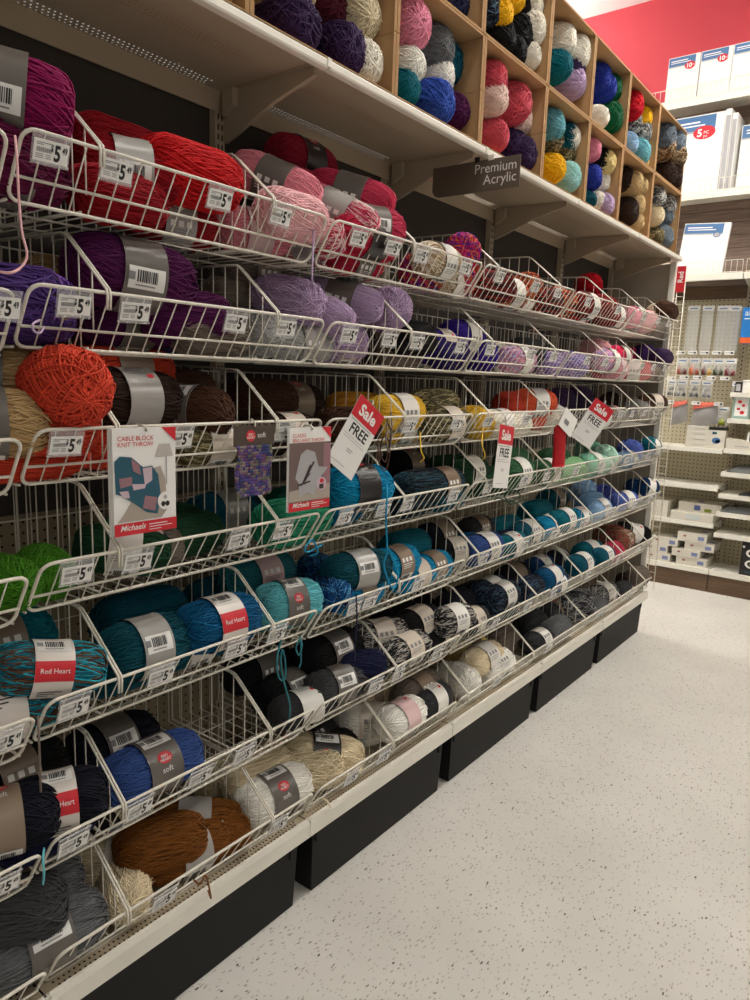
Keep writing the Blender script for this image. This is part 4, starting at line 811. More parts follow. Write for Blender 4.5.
TEAL = mat('print teal', (30, 84, 104), .5); ROSEP = mat('print rose', (150, 110, 118), .5); PALEP = mat('print pale', (200, 176, 186), .5); GREYP = mat('print grey', (168, 166, 168), .5); BEIGEP = mat('print beige', (170, 158, 146), .5); SHADEP = mat('print lamp shade', (186, 180, 172), .5); DKP = mat('print dark', (58, 46, 50), .5); FLOORP = mat('print taupe', (112, 92, 88), .5)
def leaflet(u, v, w, h, title, label, kind):
    o = card_obj('pattern_card', *card_frame(u, v, .032, 2, 0)); mb = MB(); D = .011 if kind == 0 else .004
    for i in range(4): mb.box((-w/2-.004+.0013*i, -h/2, D*i/4), (w/2-.004+.0013*i, h/2, D*(i+.8)/4), PAPER)
    f = flat(D+.0004); g = flat(D+.0008); q = flat(D+.0012)
    poly = lambda pts, m, fn=f: mb.face([fn(x*w-w/2, y*h-h/2) for x, y in pts], m)
    if kind == 1: poly([(0, .1), (1, .1), (1, .82), (0, .82)], FLOORP); poly([(0, .1), (1, .1), (1, .3), (0, .25)], BEIGEP, g)
    if kind == 1: poly([(.82, .3), (1, .3), (1, .8), (.82, .8)], ROSEP, g)
    poly([(.76, 1), (1, 1), (1, .86)], RED, g)
    poly([(0, 0), (1, 0), (1, .115), (0, .115)], RED, g)
    put_text(mb, 'Michaels', w*.115, lambda x, y: q(x-w*.42, y-h*.455), WHITE, shear=.35, bold=.01)
    rect(mb, q, w*.04, -h*.425, w*.34, -h*.417, WHITE); rect(mb, q, w*.04, -h*.450, w*.42, -h*.443, WHITE); rect(mb, q, w*.04, -h*.475, w*.24, -h*.469, WHITE)
    put_text(mb, title, w*.088, lambda x, y: f(x-w*.43, y+h*.385), RED, line=.95)
    disc(mb, f, w*.02, h*.475, w*.018, w*.018, INK, 10)
    if kind == 0:
        poly([(.72, .84), (.90, .84), (.95, .72), (.66, .72)], SHADEP); poly([(.83, .72), (.85, .72), (.85, .45), (.83, .45)], GREYP)
        poly([(.05, .13), (.75, .13), (.84, .2), (.82, .5), (.74, .63), (.55, .6), (.15, .2)], BEIGEP)
        poly([(.03, .40), (.02, .70), (.10, .745), (.28, .73), (.46, .63), (.60, .64), (.70, .55), (.74, .35), (.68, .17), (.50, .20), (.30, .30), (.12, .38)], TEAL, g)
        poly([(.27, .72), (.40, .65), (.42, .56), (.30, .60)], ROSEP, q); poly([(.08, .54), (.28, .55), (.28, .47), (.10, .45)], ROSEP, q); poly([(.45, .62), (.60, .63), (.60, .50), (.48, .46)], PALEP, q)
        poly([(.28, .48), (.50, .47), (.48, .43), (.30, .42)], PALEP, q); poly([(.48, .36), (.68, .33), (.64, .20), (.44, .24)], ROSEP, q); poly([(.08, .42), (.22, .42), (.24, .35), (.14, .36)], PALEP, q)
        disc(mb, q, w*.31, -h*.21, w*.125, h*.088, PAPER); z = flat(D+.0016); disc(mb, z, w*.275, -h*.24, w*.036, h*.026, INK, 12); disc(mb, z, w*.345, -h*.24, w*.036, h*.026, INK, 12); disc(mb, z, w*.31, -h*.175, w*.03, h*.02, GREYP, 8)
    else:
        poly([(.14, .40), (.26, .68), (.40, .74), (.60, .70), (.70, .52), (.94, .50), (.72, .36), (.60, .17), (.42, .22), (.24, .16), (.22, .34)], GREYP, q)
        z = flat(D+.0016)
        for i in range(5): poly([(.22+.05*i, .26+.04*i), (.26+.05*i, .27+.04*i), (.48+.04*i, .52+.02*i), (.44+.04*i, .53+.02*i)] if i % 2 else [(.20+.04*i, .30), (.5, .34+.05*i), (.5, .36+.05*i), (.20+.04*i, .325)], DKP, z)
        disc(mb, z, w*.28, -h*.20, w*.12, h*.085, PALEP); disc(mb, flat(D+.002), w*.28, -h*.16, w*.05, h*.03, RED, 12); rect(mb, flat(D+.002), w*.22, -h*.26, w*.33, -h*.2, DKP)
    link('booklet', mb.mesh('booklet'), o)
    mb = MB(); mb.tube([(w*.02, h*.47, D+.003), (w*.02, h*.49, D+.004), (w*.02, h*.52, .0), (w*.02, h*.515, -.02), (w*.02, h*.50, -.024)], .0022, WIRE, 6)
    k = link('hook', mb.mesh('hook'), o); k['label'] = 'white plastic hook'
    return tag(o, label, 'booklet', 'knitting pattern booklets')
leaflet(142.5, 480, .137, .204, 'CABLE BLOCK\nKNIT THROW', 'knitting booklet with teal and rose block throw over an armchair', 0)
leaflet(309, 468.5, .143, .203, 'CLASSIC\nBRILLIANT THROW', 'knitting booklet with grey throw with dark stripes on taupe background', 1)

# knitted swatch with its brown header card
o = card_obj('knitted_swatch', *card_frame(254, 459, .034, 0, 0)); mb = MB(); w = .122
mb.box((-w/2, .030, 0), (w/2, .076, .002), BROWN); f = flat(.0024); g = flat(.0028)
disc(mb, f, -.012, .053, .014, .013, RED, 20); put_text(mb, 'RED\nHEART', .008, lambda x, y: g(x-.012, y+.053), WHITE, align='CENTER'); put_text(mb, 'soft', .017, lambda x, y: f(x+.008, y+.048), WHITE)
h_ = link('header_card', mb.mesh('header_card'), o); h_['label'] = 'brown header card'
KN = yarn_mat('knit multicolour', [(70, 64, 120), (120, 120, 96), (104, 84, 150), (150, 134, 130), (66, 78, 130), (120, 84, 110)], 2.5)
mb = MB(); vs = []; A = []; rows, cols = 17, 13
for j in range(rows):
    for i in range(cols):   # little stitches
        x = -w/2+.008+(w-.02)*(i+.5)/cols+(.0035*sin(j*.5) if i in (0, cols-1) else 0)-.004*j/rows; y = .030-.112*(j+.5)/rows
        for s in (-1, 1): mb.tube([(x+s*.0042, y+.0040, .002), (x+s*.0024, y+.001, .0048), (x, y-.0036, .002)], .0021, KN, 5)
me = mb.mesh('knit_fabric'); at_ = me.attributes.new('strand', 'FLOAT', 'POINT'); at_.data.foreach_set('value', [(i//30)*.23+sin(i//30*1.7)*.6 for i, v in enumerate(me.vertices)])
link('knit_fabric', me, o)
mb = MB(); mb.tube([(.0, .072, .003), (.0, .082, .002), (0, .088, -.008), (0, .082, -.016)], .002, WIRE, 6); link('hook', mb.mesh('hook'), o)
tag(o, 'purple and grey knitted swatch hanging under a brown header card', 'swatch')

# red swatch roll with white tag
o = card_obj('red_swatch', *card_frame(559, 445, .046, 10, 1)); mb = MB(); RS = mat('red knit', (176, 18, 28), .9, noise=.3, nscale=160, bump=.8)
N = 22; vs = []
for j in range(15):
    t = j/14; y = .082-.17*t; rx = .040*(1-.10*sin(t*3)) * (.55 if j in (0,) else 1); rz = .017 * (.5 if j in (0,) else 1)
    for i in range(N): a = 2*pi*i/N; vs.append((rx*cos(a)+.006*t, y, rz*sin(a)*(1+.08*sin(j*2.1+i))))
mb.faces(vs, [(j*N+i, j*N+(i+1) % N, (j+1)*N+(i+1) % N, (j+1)*N+i) for j in range(14) for i in range(N)]+[tuple(range(N)), tuple(14*N+i for i in range(N))[::-1]], RS, True)
link('knit_tube', mb.mesh('knit_tube'), o)
mb = MB(); mb.obox((-.045, .085, .020), (.085, -.055, .004), (.045, .07, 0), (0, 0, .001), PAPER); mb.obox((-.012, .095, .0225), (.028, -.018, .0015), (.010, .016, 0), (0, 0, .0006), GREYINK)
t_ = link('paper_tag', mb.mesh('paper_tag'), o); t_['label'] = 'white paper tag'
tag(o, 'red knitted swatch rolled into a tube with a white tag', 'swatch')

# blade sign under the top shelf
mb = MB(); y = .775
SIGN = mat('sign taupe', (104, 92, 80), .45)
prof = [(-.21, 2.19), (.113, 2.19), (.113, 2.094), (-.185, 2.094), (-.20, 2.10), (-.21, 2.115)]
mb.prism([(x, y, z) for x, z in prof], (0, .003, 0), SIGN)
put_text(mb, 'Premium\nAcrylic', .042, lambda x, yy: (.103+x, y-.0006, 2.150+yy), WHITE, align='RIGHT', line=.85)
o = link('aisle_sign', mb.mesh('aisle_sign')); o.data.transform(Matrix.Translation((0, -y, -2.19))); o.location = (0, y, 2.19)
mb = MB(); mb.box((-.05, -.002, -.004), (-.035, .005, .012), SLOT); mb.box((.0, -.002, -.004), (.02, .005, .012), SHELF2); link('hanger', mb.mesh('hanger'), o)
tag(o, 'brown blade sign reading Premium Acrylic under the top shelf', 'sign')

# ladder strip at the far end with the red flag
mb = MB(); yl = 3.078
for x in (-.022, .020): mb.tube([(x, yl, 2.11), (x, yl, .27)], .0026, WIRE, 6)
z = 2.07; i = 0
while z > .28:
    mb.tube([(-.022, yl, z), (.020, yl, z-.002)], .0018, WIRE, 5); z -= .0445 if i % 6 else .06; i += 1
for zz in (2.0, 1.2, .4): mb.tube([(-.038, yl-.0135, zz), (-.038, yl, zz), (-.022, yl, zz)], .0022, WIRE, 5)
o = link('wire_ladder_strip', mb.mesh('wire_ladder_strip')); tag(o, 'white wire clip strip hanging on the far end of the shelving', 'display strip')
mb = MB(); mb.box((-.03, yl-.006, 2.035), (.018, yl-.003, 2.178), RED)
put_text(mb, 'Red', .040, lambda x, y: (.010-y*1.0-.004, yl-.0065, 2.085+x), WHITE, bold=.02)
o = link('flag_sign', mb.mesh('flag_sign')); tag(o, 'small red flag sign with white letters at the far shelf end', 'sign')

# ------------------------------------------------------------------ loose yarn tails
def strand(pts, colour, label, r=.0022):
    P = [Vector(p) for p in pts]; out = []
    for i in range(len(P)-1):
        p0, p1, p2, p3 = P[max(i-1, 0)], P[i], P[i+1], P[min(i+2, len(P)-1)]
        for t in [q/6 for q in range(6)]:
            out.append(.5*((2*p1)+(p2-p0)*t+(2*p0-5*p1+4*p2-p3)*t*t+(3*p1-p0-3*p2+p3)*t**3))
    out.append(P[-1]); mb = MB(); mb.tube(out, r, mat('strand '+colour, C1[colour], .85, noise=.15, nscale=300), 6)
    c = out[0]; mb.v = [tuple(Vector(v)-c) for v in mb.v]
    o = link('yarn_tail', mb.mesh('yarn_tail')); o.location = c; tag(o, label, 'yarn tail')
A_ = lambda u, v, x=.03: at(u, v, 0, x)
strand([A_(15, 136, .01), A_(17, 160), A_(19, 200), A_(22, 232), A_(27, 255), A_(20, 268), A_(8, 273), A_(-6, 270, .0)], 'pale pink', 'pale pink yarn tail hanging down past the magenta skeins')
strand([A_(386, 474, -.03), A_(387, 495), A_(386, 520), A_(387, 550), A_(384, 566), A_(392, 588), A_(398, 575), A_(388, 548, .0)], 'turquoise', 'turquoise yarn tail hanging from the turquoise skein basket', .0028)
strand([A_(281, 640, .0), A_(277, 660), A_(279, 678), A_(285, 678), A_(285, 660), A_(282, 650), A_(281, 668), A_(286, 690), A_(290, 706), A_(289, 722, .0)], 'dark aqua', 'dark aqua yarn tail looping below the aqua skein', .0024)
strand([A_(300, 636, .0), A_(302, 645), A_(299, 655), A_(296, 648), A_(300, 640), A_(301, 660), A_(299, 668)], 'dark aqua', 'short dark aqua yarn loop beside the longer aqua tail')
strand([A_(356, 594, .03), A_(357, 620), A_(355, 645), A_(355, 660, .0)], 'navy', 'thin navy yarn tail over two price tags')
strand([A_(388, 424, .01), A_(391, 432), A_(388, 450), A_(385, 462), A_(380, 452), A_(384, 436), A_(390, 446), A_(386, 470, .02), A_(379, 462), A_(378, 440, .0)], 'brown', 'brown yarn loops hanging beside the tilted Sale card')
strand([A_(391, 412, .0), A_(392, 430, .034), A_(389, 452, .034), A_(386, 440, .034), A_(388, 418, .01)], 'taupe', 'taupe yarn loop over the yellow skein')
strand([A_(44, 848, .01), A_(43, 860), A_(44, 873), A_(43, 884, .01)], 'aqua', 'short aqua yarn knot between the sixth row baskets')
strand([A_(38, 716, .01), A_(39, 740), A_(40, 770, .0), A_(41, 800, -.02)], 'taupe', 'thin taupe yarn tail between the left baskets')
strand([A_(420, 432, .0), A_(421, 450), A_(424, 458), A_(420, 462, .0)], 'yellow', 'short yellow yarn tail below the yellow skein')
strand([A_(40, 320, .0), A_(33, 324), A_(34, 331), A_(40, 333), A_(44, 327, .0)], 'lilac', 'lilac yarn loop on the purple skein basket', .002)
strand([A_(483, 428, -.01), A_(482, 444), A_(485, 455), A_(482, 460, .0)], 'yellow', 'yellow yarn tail left of the narrow Sale card')
strand([A_(314, 230, .0), A_(312, 275), A_(314, 286, .02), A_(313, 292, .0)], 'lilac', 'lilac yarn tail below the pink baskets')
strand([A_(322, 545, .02), A_(308, 552), A_(305, 548), A_(312, 540), A_(318, 552), A_(310, 556, .01)], 'turquoise', 'turquoise yarn loop under the sea green basket')
strand([A_(494, 500, .0), A_(500, 498), A_(508, 502), A_(520, 496), A_(514, 490), A_(504, 494), A_(512, 504), A_(528, 498, .01)], 'dark green', 'dark green yarn tangle under the narrow Sale card')
strand([A_(194, 880, .01), A_(200, 884), A_(206, 876), A_(211, 898), A_(208, 890, .012)], 'rust brown', 'rust brown yarn tail over the base deck')
strand([A_(322, 798, .0), A_(327, 801), A_(331, 808, .008)], 'cream', 'cream yarn end sticking out over the base deck')

# ------------------------------------------------------------------ far wall fixture
YB = 4.267
PLANK = wood_mat('grey-brown planks', (118, 98, 88), (150, 130, 118)); KICK = wood_mat('brown wood kick', (84, 64, 46), (108, 84, 62))
def fixture(x0, x1, idx):
    g = empty('wall_fixture', ((x0+x1)/2, 4.6, 0)); off = -Vector(((x0+x1)/2, 4.6, 0))
    def part(name, mb, m=None): o = link(name, mb.mesh(name), g); o.location = off; return o
    mb = MB(); mb.box((x0, 4.58, .15), (x1-.002, 4.60, 2.155), PEGFAR); part('pegboard', mb)
    mb = MB(); mb.box((x0, YB+.012, .0), (x1-.003, YB+.03, .132), KICK); part('kick_plate', mb)
    mb = MB(); mb.box((x0, 4.575, 2.155), (x1, 4.60, 2.25), KICK); part('rail', mb)
    mb = MB(); z = 2.25; j = 0
    while z < 3.45:
        cut = x0+(.28 if j % 2 else .56)
        mb.box((x0, 4.58, z+.002), (cut-.001, 4.60, z+.088), PLANK); mb.box((cut+.001, 4.58, z+.002), (x1, 4.60, z+.088), PLANK); z += .09; j += 1
    mb.box((x0, 4.592, 2.25), (x1, 4.598, 3.5), SLOT); part('plank_panel', mb)
    mb = MB(); mb.box((x1-.018, 4.555, .15), (x1+.018, 4.60, 3.45), SHELF)
    z = .2
    while z < 2.2: mb.box((x1-.004, 4.553, z), (x1+.004, 4.556, z+.012), SLOT); z += .03
    part('upright', mb)
    mb = MB(); mb.box((x0, YB, .135), (x1-.003, 4.58, .172), SHELF2); part('base_deck', mb)
    return g
tag(fixture(-.92, .078, 0), 'cream wall shelving section behind the far end of the yarn baskets', 'shelving', 'wall shelving')
tag(fixture(.080, 1.078, 1), 'cream wall shelving section at the right edge holding dark packs', 'shelving', 'wall shelving')
def fshelf(x0, x1, z, yf, label, thick=.032, fence=False):
    g = empty('wall_shelf', ((x0+x1)/2, 4.58, z)); off = -Vector(((x0+x1)/2, 4.58, z))
    mb = MB(); mb.box((x0+.002, yf, z-thick), (x1-.004, yf+.012, z), SHELF2); mb.box((x0+.002, yf+.012, z-.008), (x1-.004, 4.575, z), SHELF2)
    for xx in (x0+.004, x1-.012): mb.prism([(xx, yf+.03, z-.008), (xx, 4.572, z-.008), (xx, 4.572, z-.07), (xx, 4.5, z-.06)], (.006, 0, 0), SHELF2)
    o = link('shelf_board', mb.mesh('shelf_board'), g); o.location = off
    if fence:
        mb = MB(); n = 26; h = .085
        for zz in (z+.006, z+h): mb.tube([(x0+.01, yf+.008, zz), (x1-.012, yf+.008, zz)], .0028, WIRE, 5)
        for i in range(n+1): xx = x0+.01+(x1-x0-.022)*i/n; mb.tube([(xx, yf+.008, z), (xx, yf+.008, z+h)], .0016, WIRE, 4)
        o = link('wire_fence', mb.mesh('wire_fence'), g); o.location = off; o['label'] = 'white wire guard fence'
    tag(g, label, 'shelf', 'shelves of the wall shelving'); return g
fshelf(-.92, .078, 3.50, YB, 'uppermost wall shelf carrying canvas packs below the red wall', .05, True); fshelf(.08, 1.078, 3.50, YB, 'uppermost wall shelf section at the right edge', .05, True)
fshelf(-.92, .078, 2.86, YB, 'high wall shelf carrying the large canvas pack', .045, True); fshelf(.08, 1.078, 2.86, YB, 'high wall shelf right of the large canvas pack', .045, True)
fshelf(-.92, .078, 2.30, YB, 'wall shelf with wire fence carrying the leaning canvas pack', .045, True); fshelf(.08, 1.078, 2.30, YB, 'fenced wall shelf right of the leaning canvas pack', .045, True)
fshelf(-.92, .078, 1.065, YB, 'wall shelf under the clear pouches and stacked cartons'); fshelf(-.92, .078, .79, YB, 'empty wall shelf above the white tray boxes'); fshelf(-.92, .078, .515, YB, 'wall shelf carrying the white tray boxes')
for z, l in ((1.475, 'right wall shelf carrying a white jar'), (1.29, 'right wall shelf carrying a red-printed box'), (1.075, 'right wall shelf carrying a low display tray'), (.905, 'right wall shelf with dark bags, uppermost of the lower group'), (.745, 'right wall shelf with a flat dark pack'), (.61, 'right wall shelf with grey plastic bags'), (.455, 'empty right wall shelf above the black box')):
    fshelf(.080, 1.078, z, YB+.005, l)
BLUEP = mat('print blue', (70, 112, 160), .5)
def canvas(x0, x1, z0, z1, y, lean, label, big='10', unit='PC', depth=.05, nb=1):
    o = empty('canvas_pack', ((x0+x1)/2, y, z0)); o.rotation_euler = (lean, 0, 0); w = x1-x0; h = z1-z0
    mb = MB(); mb.box((-w/2, 0, 0), (w/2, depth, h), PAPER); link('canvas_board', mb.mesh('canvas_board'), o)
    mb = MB(); f = lambda x, z: (x, -.0008, z); g = lambda x, z: (x, -.0016, z); q = lambda x, z: (x, -.0022, z)
    rect(mb, f, -w/2+.004, h*.80, w*.36, h*.985, BLUEP); rect(mb, g, -w*.42, h*.90, w*.12, h*.92, WHITE); rect(mb, g, -w*.42, h*.86, w*.2, h*.875, WHITE)
    rect(mb, f, -w/2+.004, h*.775, w*.36, h*.80, GREYP)
    if big:
        disc(mb, g, w*.20, h*.77, w*.17, h*.085, RED, 24); put_text(mb, big, h*.13, lambda x, z: q(w*.17+x, h*.725+z), WHITE, align='RIGHT' if len(big) < 2 else 'CENTER', bold=.03)
        put_text(mb, 'PC' if len(big) > 1 else unit, h*.055, lambda x, z: q(w*.19+x if len(big) < 2 else w*.28+x, h*.75+z), WHITE, line=.8)
    else: disc(mb, g, w*.24, h*.77, w*.08, h*.055, BLUEP, 20); disc(mb, q, w*.24, h*.77, w*.06, h*.04, GREYP, 20)
    link('wrapper_print', mb.mesh('wrapper_print'), o)
    return tag(o, label, 'canvas pack', 'canvas packs on the high wall shelves')
canvas(-.585, -.372, 3.502, 3.812, 4.30, -.06, 'white canvas pack with red 10 oval, left one under the red wall')
canvas(-.365, -.160, 3.502, 3.812, 4.30, -.06, 'white canvas pack with red 10 oval, middle one under the red wall')
canvas(-.155, .06, 3.502, 3.812, 4.30, -.06, 'white canvas pack at the right frame edge under the red wall')
canvas(-.60, -.165, 2.862, 3.40, 4.30, -.06, 'large white canvas pack with red 5 oval on the high shelf', '5', 'PC\npz', .06)
for i, (xa, xb, y) in enumerate(((-.160, -.122, 4.31), (-.118, -.084, 4.32))):
    mb = MB(); mb.box((xa, y, 2.8625), (xb, y+.22, 3.40-.03*i), PAPER); mb.box((xa+.004, y-.0008, 2.8625), (xb-.004, y, 3.36-.03*i), GREYP)
    tag(link('canvas_pack', mb.mesh('canvas_pack')), 'white canvas pack seen edge-on, %s beside the large pack' % ('nearer one' if i == 0 else 'second one'), 'canvas pack', 'canvas packs on the high wall shelves')
canvas(-.06, .30, 2.862, 3.30, 4.36, -.06, 'white canvas pack cut off at the right edge of the high shelf', '')
o = canvas(-.385, -.075, 2.302, 2.665, 4.30, -.10, 'white canvas pack with blue header leaning on the fenced shelf', '', depth=.03); o.rotation_euler = (-.12, .06, 0)

# hanging goods
def strip_tag(x, z, y, w=.062, h=.026, label=''):
    mb = MB(); mb.box((-w/2, 0, -h), (w/2, .002, 0), PAPER); rect(mb, lambda a, b: (a, -.0005, b), -w*.4, -h*.55, w*.1, -h*.4, GREYINK); rect(mb, lambda a, b: (a, -.0005, b), w*.15, -h*.75, w*.4, -h*.25, INK)
    o = link('price_label', mb.mesh('price_label')); o.location = (x, y, z)
    mb = MB(); mb.tube([(0, .002, -.006), (0, 4.578-y, -.006)], .0024, WIRE, 5); mb.tube([(.012, .004, -.016), (.012, 4.578-y, -.016)], .002, WIRE, 5); link('peg_hook', mb.mesh('peg_hook'), o)
    tag(o, label, 'price label', 'price labels on the peg hooks')
for i in range(5): strip_tag(-.30+.083*i, 1.765, 4.33, label='white peg-hook price label over the amber packets, %s from the left' % ordn(i))
for i in range(5): strip_tag(-.35+.093*i, 1.585 if i else 1.575, 4.33, label='white peg-hook price label over the grey blister packs, %s from the left' % ordn(i))
for i, x in enumerate((-.34, -.155, .0)): strip_tag(x, 1.40, 4.33, label='white peg-hook price label over the clear pouches, %s from the left' % ordn(i))
AMB = [mat('amber', (150, 58, 20), .3), mat('orange bottle', (206, 92, 30), .3), mat('dark red bottle', (104, 26, 20), .3), mat('olive bottle', (60, 66, 30), .3), mat('maroon bottle', (120, 30, 36), .3), mat('mustard', (196, 150, 50), .3)]
def packet(x, z, w, h, y, fill, label, cat='packet', hang='white'):
    """hang-hole packet: card header, clear pouch with rounded belly, contents inside"""
    o = empty('hanging_packet', (x, y, z)); mb = MB(); d = .018
    mb.box((-w/2, 0, -.036), (w/2, .003, 0), PAPER); rect(mb, lambda a, b: (a, -.0006, b), -w*.35, -.026, w*.3, -.018, BLUEP); link('header_card', mb.mesh('header_card'), o)
    mb = MB(); n = 8; vs = []
    for j in range(n+1):
        t = j/n; zz = -.03-(h-.03)*t; dd = .002+d*sin(pi*min(1, t*.9+.05))**.7
        for i in range(9): s = i/8*2-1; vs.append((w/2*s, -dd*(1-s*s)*.9-.0005, zz))
    mb.faces(vs, [(j*9+i, j*9+i+1, (j+1)*9+i+1, (j+1)*9+i) for j in range(n) for i in range(8)], BAGCLEAR, True)
    mb.face([(-w/2, .001, -.03), (w/2, .001, -.03), (w/2, .001, -h), (-w/2, .001, -h)], BAGCLEAR); p = link('clear_pouch', mb.mesh('clear_pouch'), o); p['label'] = 'clear plastic pouch'
    if fill:
        mb = MB()
        for fx, fz, fw, fh, m in fill:   # small bottles: body, shoulder, cap
            N = 10; pr = [(0, 0), (fw/2, 0), (fw/2, fh*.62), (fw*.22, fh*.76), (fw*.22, fh), (0, fh)]; vs = [(fx*w+a*cos(2*pi*i/N), -.004+a*.55*sin(2*pi*i/N), -fz*h+b) for a, b in pr for i in range(N)]
            mb.faces(vs, [(j*N+i, j*N+(i+1) % N, (j+1)*N+(i+1) % N, (j+1)*N+i) for j in range(len(pr)-1) for i in range(N)], m, True)
        link('contents', mb.mesh('contents'), o)
    mb = MB(); mb.tube([(0, -.004, -.006), (0, 4.578-y, -.006)], .0024, WIRE, 5); link('peg_hook', mb.mesh('peg_hook'), o)
    return tag(o, label, cat, 'packets hanging on the pegboard')
for i, (x, w) in enumerate(((-.265, .085), (-.165, .08), (-.06, .085), (.02, .075))):
    packet(x, 2.10-.003*i, w, .33, 4.44, None, 'large clear empty-looking bag with white header, %s from the left' % ordn(i))
for i, (x, a, b) in enumerate(((-.285, 0, 2), (-.20, 1, 0), (-.115, 2, 5), (-.035, 3, 3), (.045, 4, 4))):
    packet(x, 1.715, .078, .125, 4.36, [(-.2, .98, .036, .062+.012*(i == 1), AMB[a]), (.24, .98, .032, .05, AMB[b])], 'clear packet with small coloured bottles, %s from the left in its row' % ordn(i))
GB = mat('grey blister', (120, 118, 120), .4); BKB = mat('black beads', (28, 26, 28), .4)
for i, (x, m, m2) in enumerate(((-.345, BKB, BKB), (-.275, GB, BKB), (-.185, BKB, BKB), (-.10, GB, GB), (.105, AMB[2], GB))):
    packet(x, 1.555, .075, .135, 4.37, [(-.2, .9, .03, .034, m), (.22, .9, .03, .034, m2), (0, .6, .04, .036, m)], 'clear blister pack with dark beads, %s from the left in its row' % ordn(i))
ORG = mat('orange bag header', (190, 84, 60), .6)
for i, (x, w) in enumerate(((-.275, .13), (-.09, .20))):
    o = empty('grey_pouch', (x, 4.36, 1.39)); mb = MB(); GP = mat('grey pouch film', (150, 146, 144), .25, bump=.9, nscale=16); n = 8; vs = []
    for j in range(n+1):
        t = j/n
        for q in range(9): s = q/8*2-1; vs.append((w/2*s*(.8+.2*t), -.028*sin(pi*min(1, .1+t*.85))*(1-s*s)-.004, -.02-.145*t+.02*s))
    mb.faces(vs, [(j*9+q, j*9+q+1, (j+1)*9+q+1, (j+1)*9+q) for j in range(n) for q in range(8)], GP, True); mb.faces([(v[0], .003, v[2]) for v in vs], [(j*9+q, (j+1)*9+q, (j+1)*9+q+1, j*9+q+1) for j in range(n) for q in range(8)], GP, True)
    link('pouch_body', mb.mesh('pouch_body'), o)
    mb = MB(); mb.prism([(-w*.42, -.030, -.05), (w*.40, -.030, -.012), (w*.42, -.012, .0), (-w*.40, -.012, -.012)], (0, .006, .012), ORG); h_ = link('header_strip', mb.mesh('header_strip'), o); h_['label'] = 'orange header strip'
    mb = MB(); mb.tube([(0, -.01, .0), (0, .218, .0)], .0024, WIRE, 5); link('peg_hook', mb.mesh('peg_hook'), o)
    tag(o, 'grey plastic pouch with orange header, %s one' % ('smaller left' if i == 0 else 'wider right'), 'pouch', 'packets hanging on the pegboard')
packet(.03, 1.37, .085, .14, 4.36, [(.0, .95, .05, .05, mat('lime print', (150, 160, 40), .4))], 'clear packet with a lime green label above the drum box')
# cartons
def carton(name, x0, x1, y0, y1, z0, z1, label, cat, gr=None, rot=0, prints=()):
    c = Vector(((x0+x1)/2, (y0+y1)/2, z0)); w, d, h = (x1-x0)/2, (y1-y0)/2, z1-z0; mb = MB()
    mb.box((-w, -d, 0), (w, d, h), BOXW); mb.box((-w-.001, -d-.001, h*.62), (w+.001, d+.001, h+.001), BOXW)   # telescoping lid
    for (fx, fz, fw, fh, m) in prints: rect(mb, lambda a, b: (a, -d-.0018, b), fx*w-fw, fz*h-fh, fx*w+fw, fz*h+fh, m)
    for (fx, fz, fw, fh, m) in prints[:1]: rect(mb, lambda a, b: (a, b, h+.0014), fx*w-fw, -d*.3, fx*w+fw, d*.2, m)
    o = link(name, mb.mesh(name)); o.location = c; o.rotation_euler = (0, 0, rot); return tag(o, label, cat, gr)
for i in range(4): carton('flat_carton', -.185, -.035, 4.285, 4.42, 1.066+.039*i, 1.066+.0385*(i+1), 'flat white carton in the stack under the grey pouches, %s from the bottom' % ordn(i), 'carton', 'stacked flat cartons', 0, ((.2, .5, .04, .002, GREYP),))
# drum box
mb = MB(); mb.box((-.058, -.04, 0), (.058, .04, .135), BOXW); mb.box((-.059, -.041, .135), (.059, .041, .156), BKB); f = lambda a, b: (a, -.0405-.0008, b)
disc(mb, f, 0, .06, .03, .022, BLUEP, 16); rect(mb, f, -.03, .105, .0, .122, TEAL); disc(mb, f, .01, .055, .016, .012, TEAL, 10)
o = link('lidded_box', mb.mesh('lidded_box')); o.location = (.022, 4.325, 1.0655); tag(o, 'white box with black lid and blue print on the shelf', 'box')
# lower tray boxes
carton('tray_box', -.235, .062, 4.275, 4.50, .516, .575, 'long white tray box at the front of the low shelf', 'carton', 'white cartons on the low shelves', 0, ((.1, .5, .05, .015, mat('pale print', (196, 206, 204), .5)),))
carton('tray_box', -.20, .10, 4.34, 4.56, .577, .645, 'white tray box with blue and green print resting on the long one', 'carton', 'white cartons on the low shelves', 0, ((-.1, .5, .022, .018, mat('print blue deep', (84, 96, 150), .5)), (.4, .3, .025, .012, mat('print green', (130, 140, 50), .5))))
for i in range(2): carton('white_carton', -.40, -.265, 4.285, 4.50, .516+.062*i, .516+.061*(i+1), 'short white carton at the left of the low shelf, %s one' % ('lower', 'upper')[i], 'carton', 'white cartons on the low shelves')
PB, PR = mat('print square blue', (120, 130, 170), .5), mat('print dot red', (140, 70, 70), .5)
for nm, a in dict(k1=(-.17, .035, .355, .425, 'white carton on top of the right stack above the base deck'), k2=(-.115, .09, .295, .353, 'white carton second from the top of the right stack'), k3=(-.20, .0, .235, .293, 'white carton third from the top, pushed left in the right stack'), k4=(-.165, .05, .173, .233, 'white carton at the bottom of the right stack'),
                  k5=(-.37, -.165, .30, .36, 'white carton on top of the left stack behind the clip strip'), k6=(-.40, -.235, .236, .298, 'white carton in the middle of the left stack'), k7=(-.395, -.21, .173, .234, 'white carton at the bottom of the left stack')).items():
    carton('white_carton', a[0], a[1], 4.285+.01*(nm in ('k2', 'k4')), 4.50, a[2], a[3], a[4], 'carton', 'white cartons on the base deck', 0, ((.62, .5, .022, .014, PB), (-.5, .6, .01, .006, PR)))
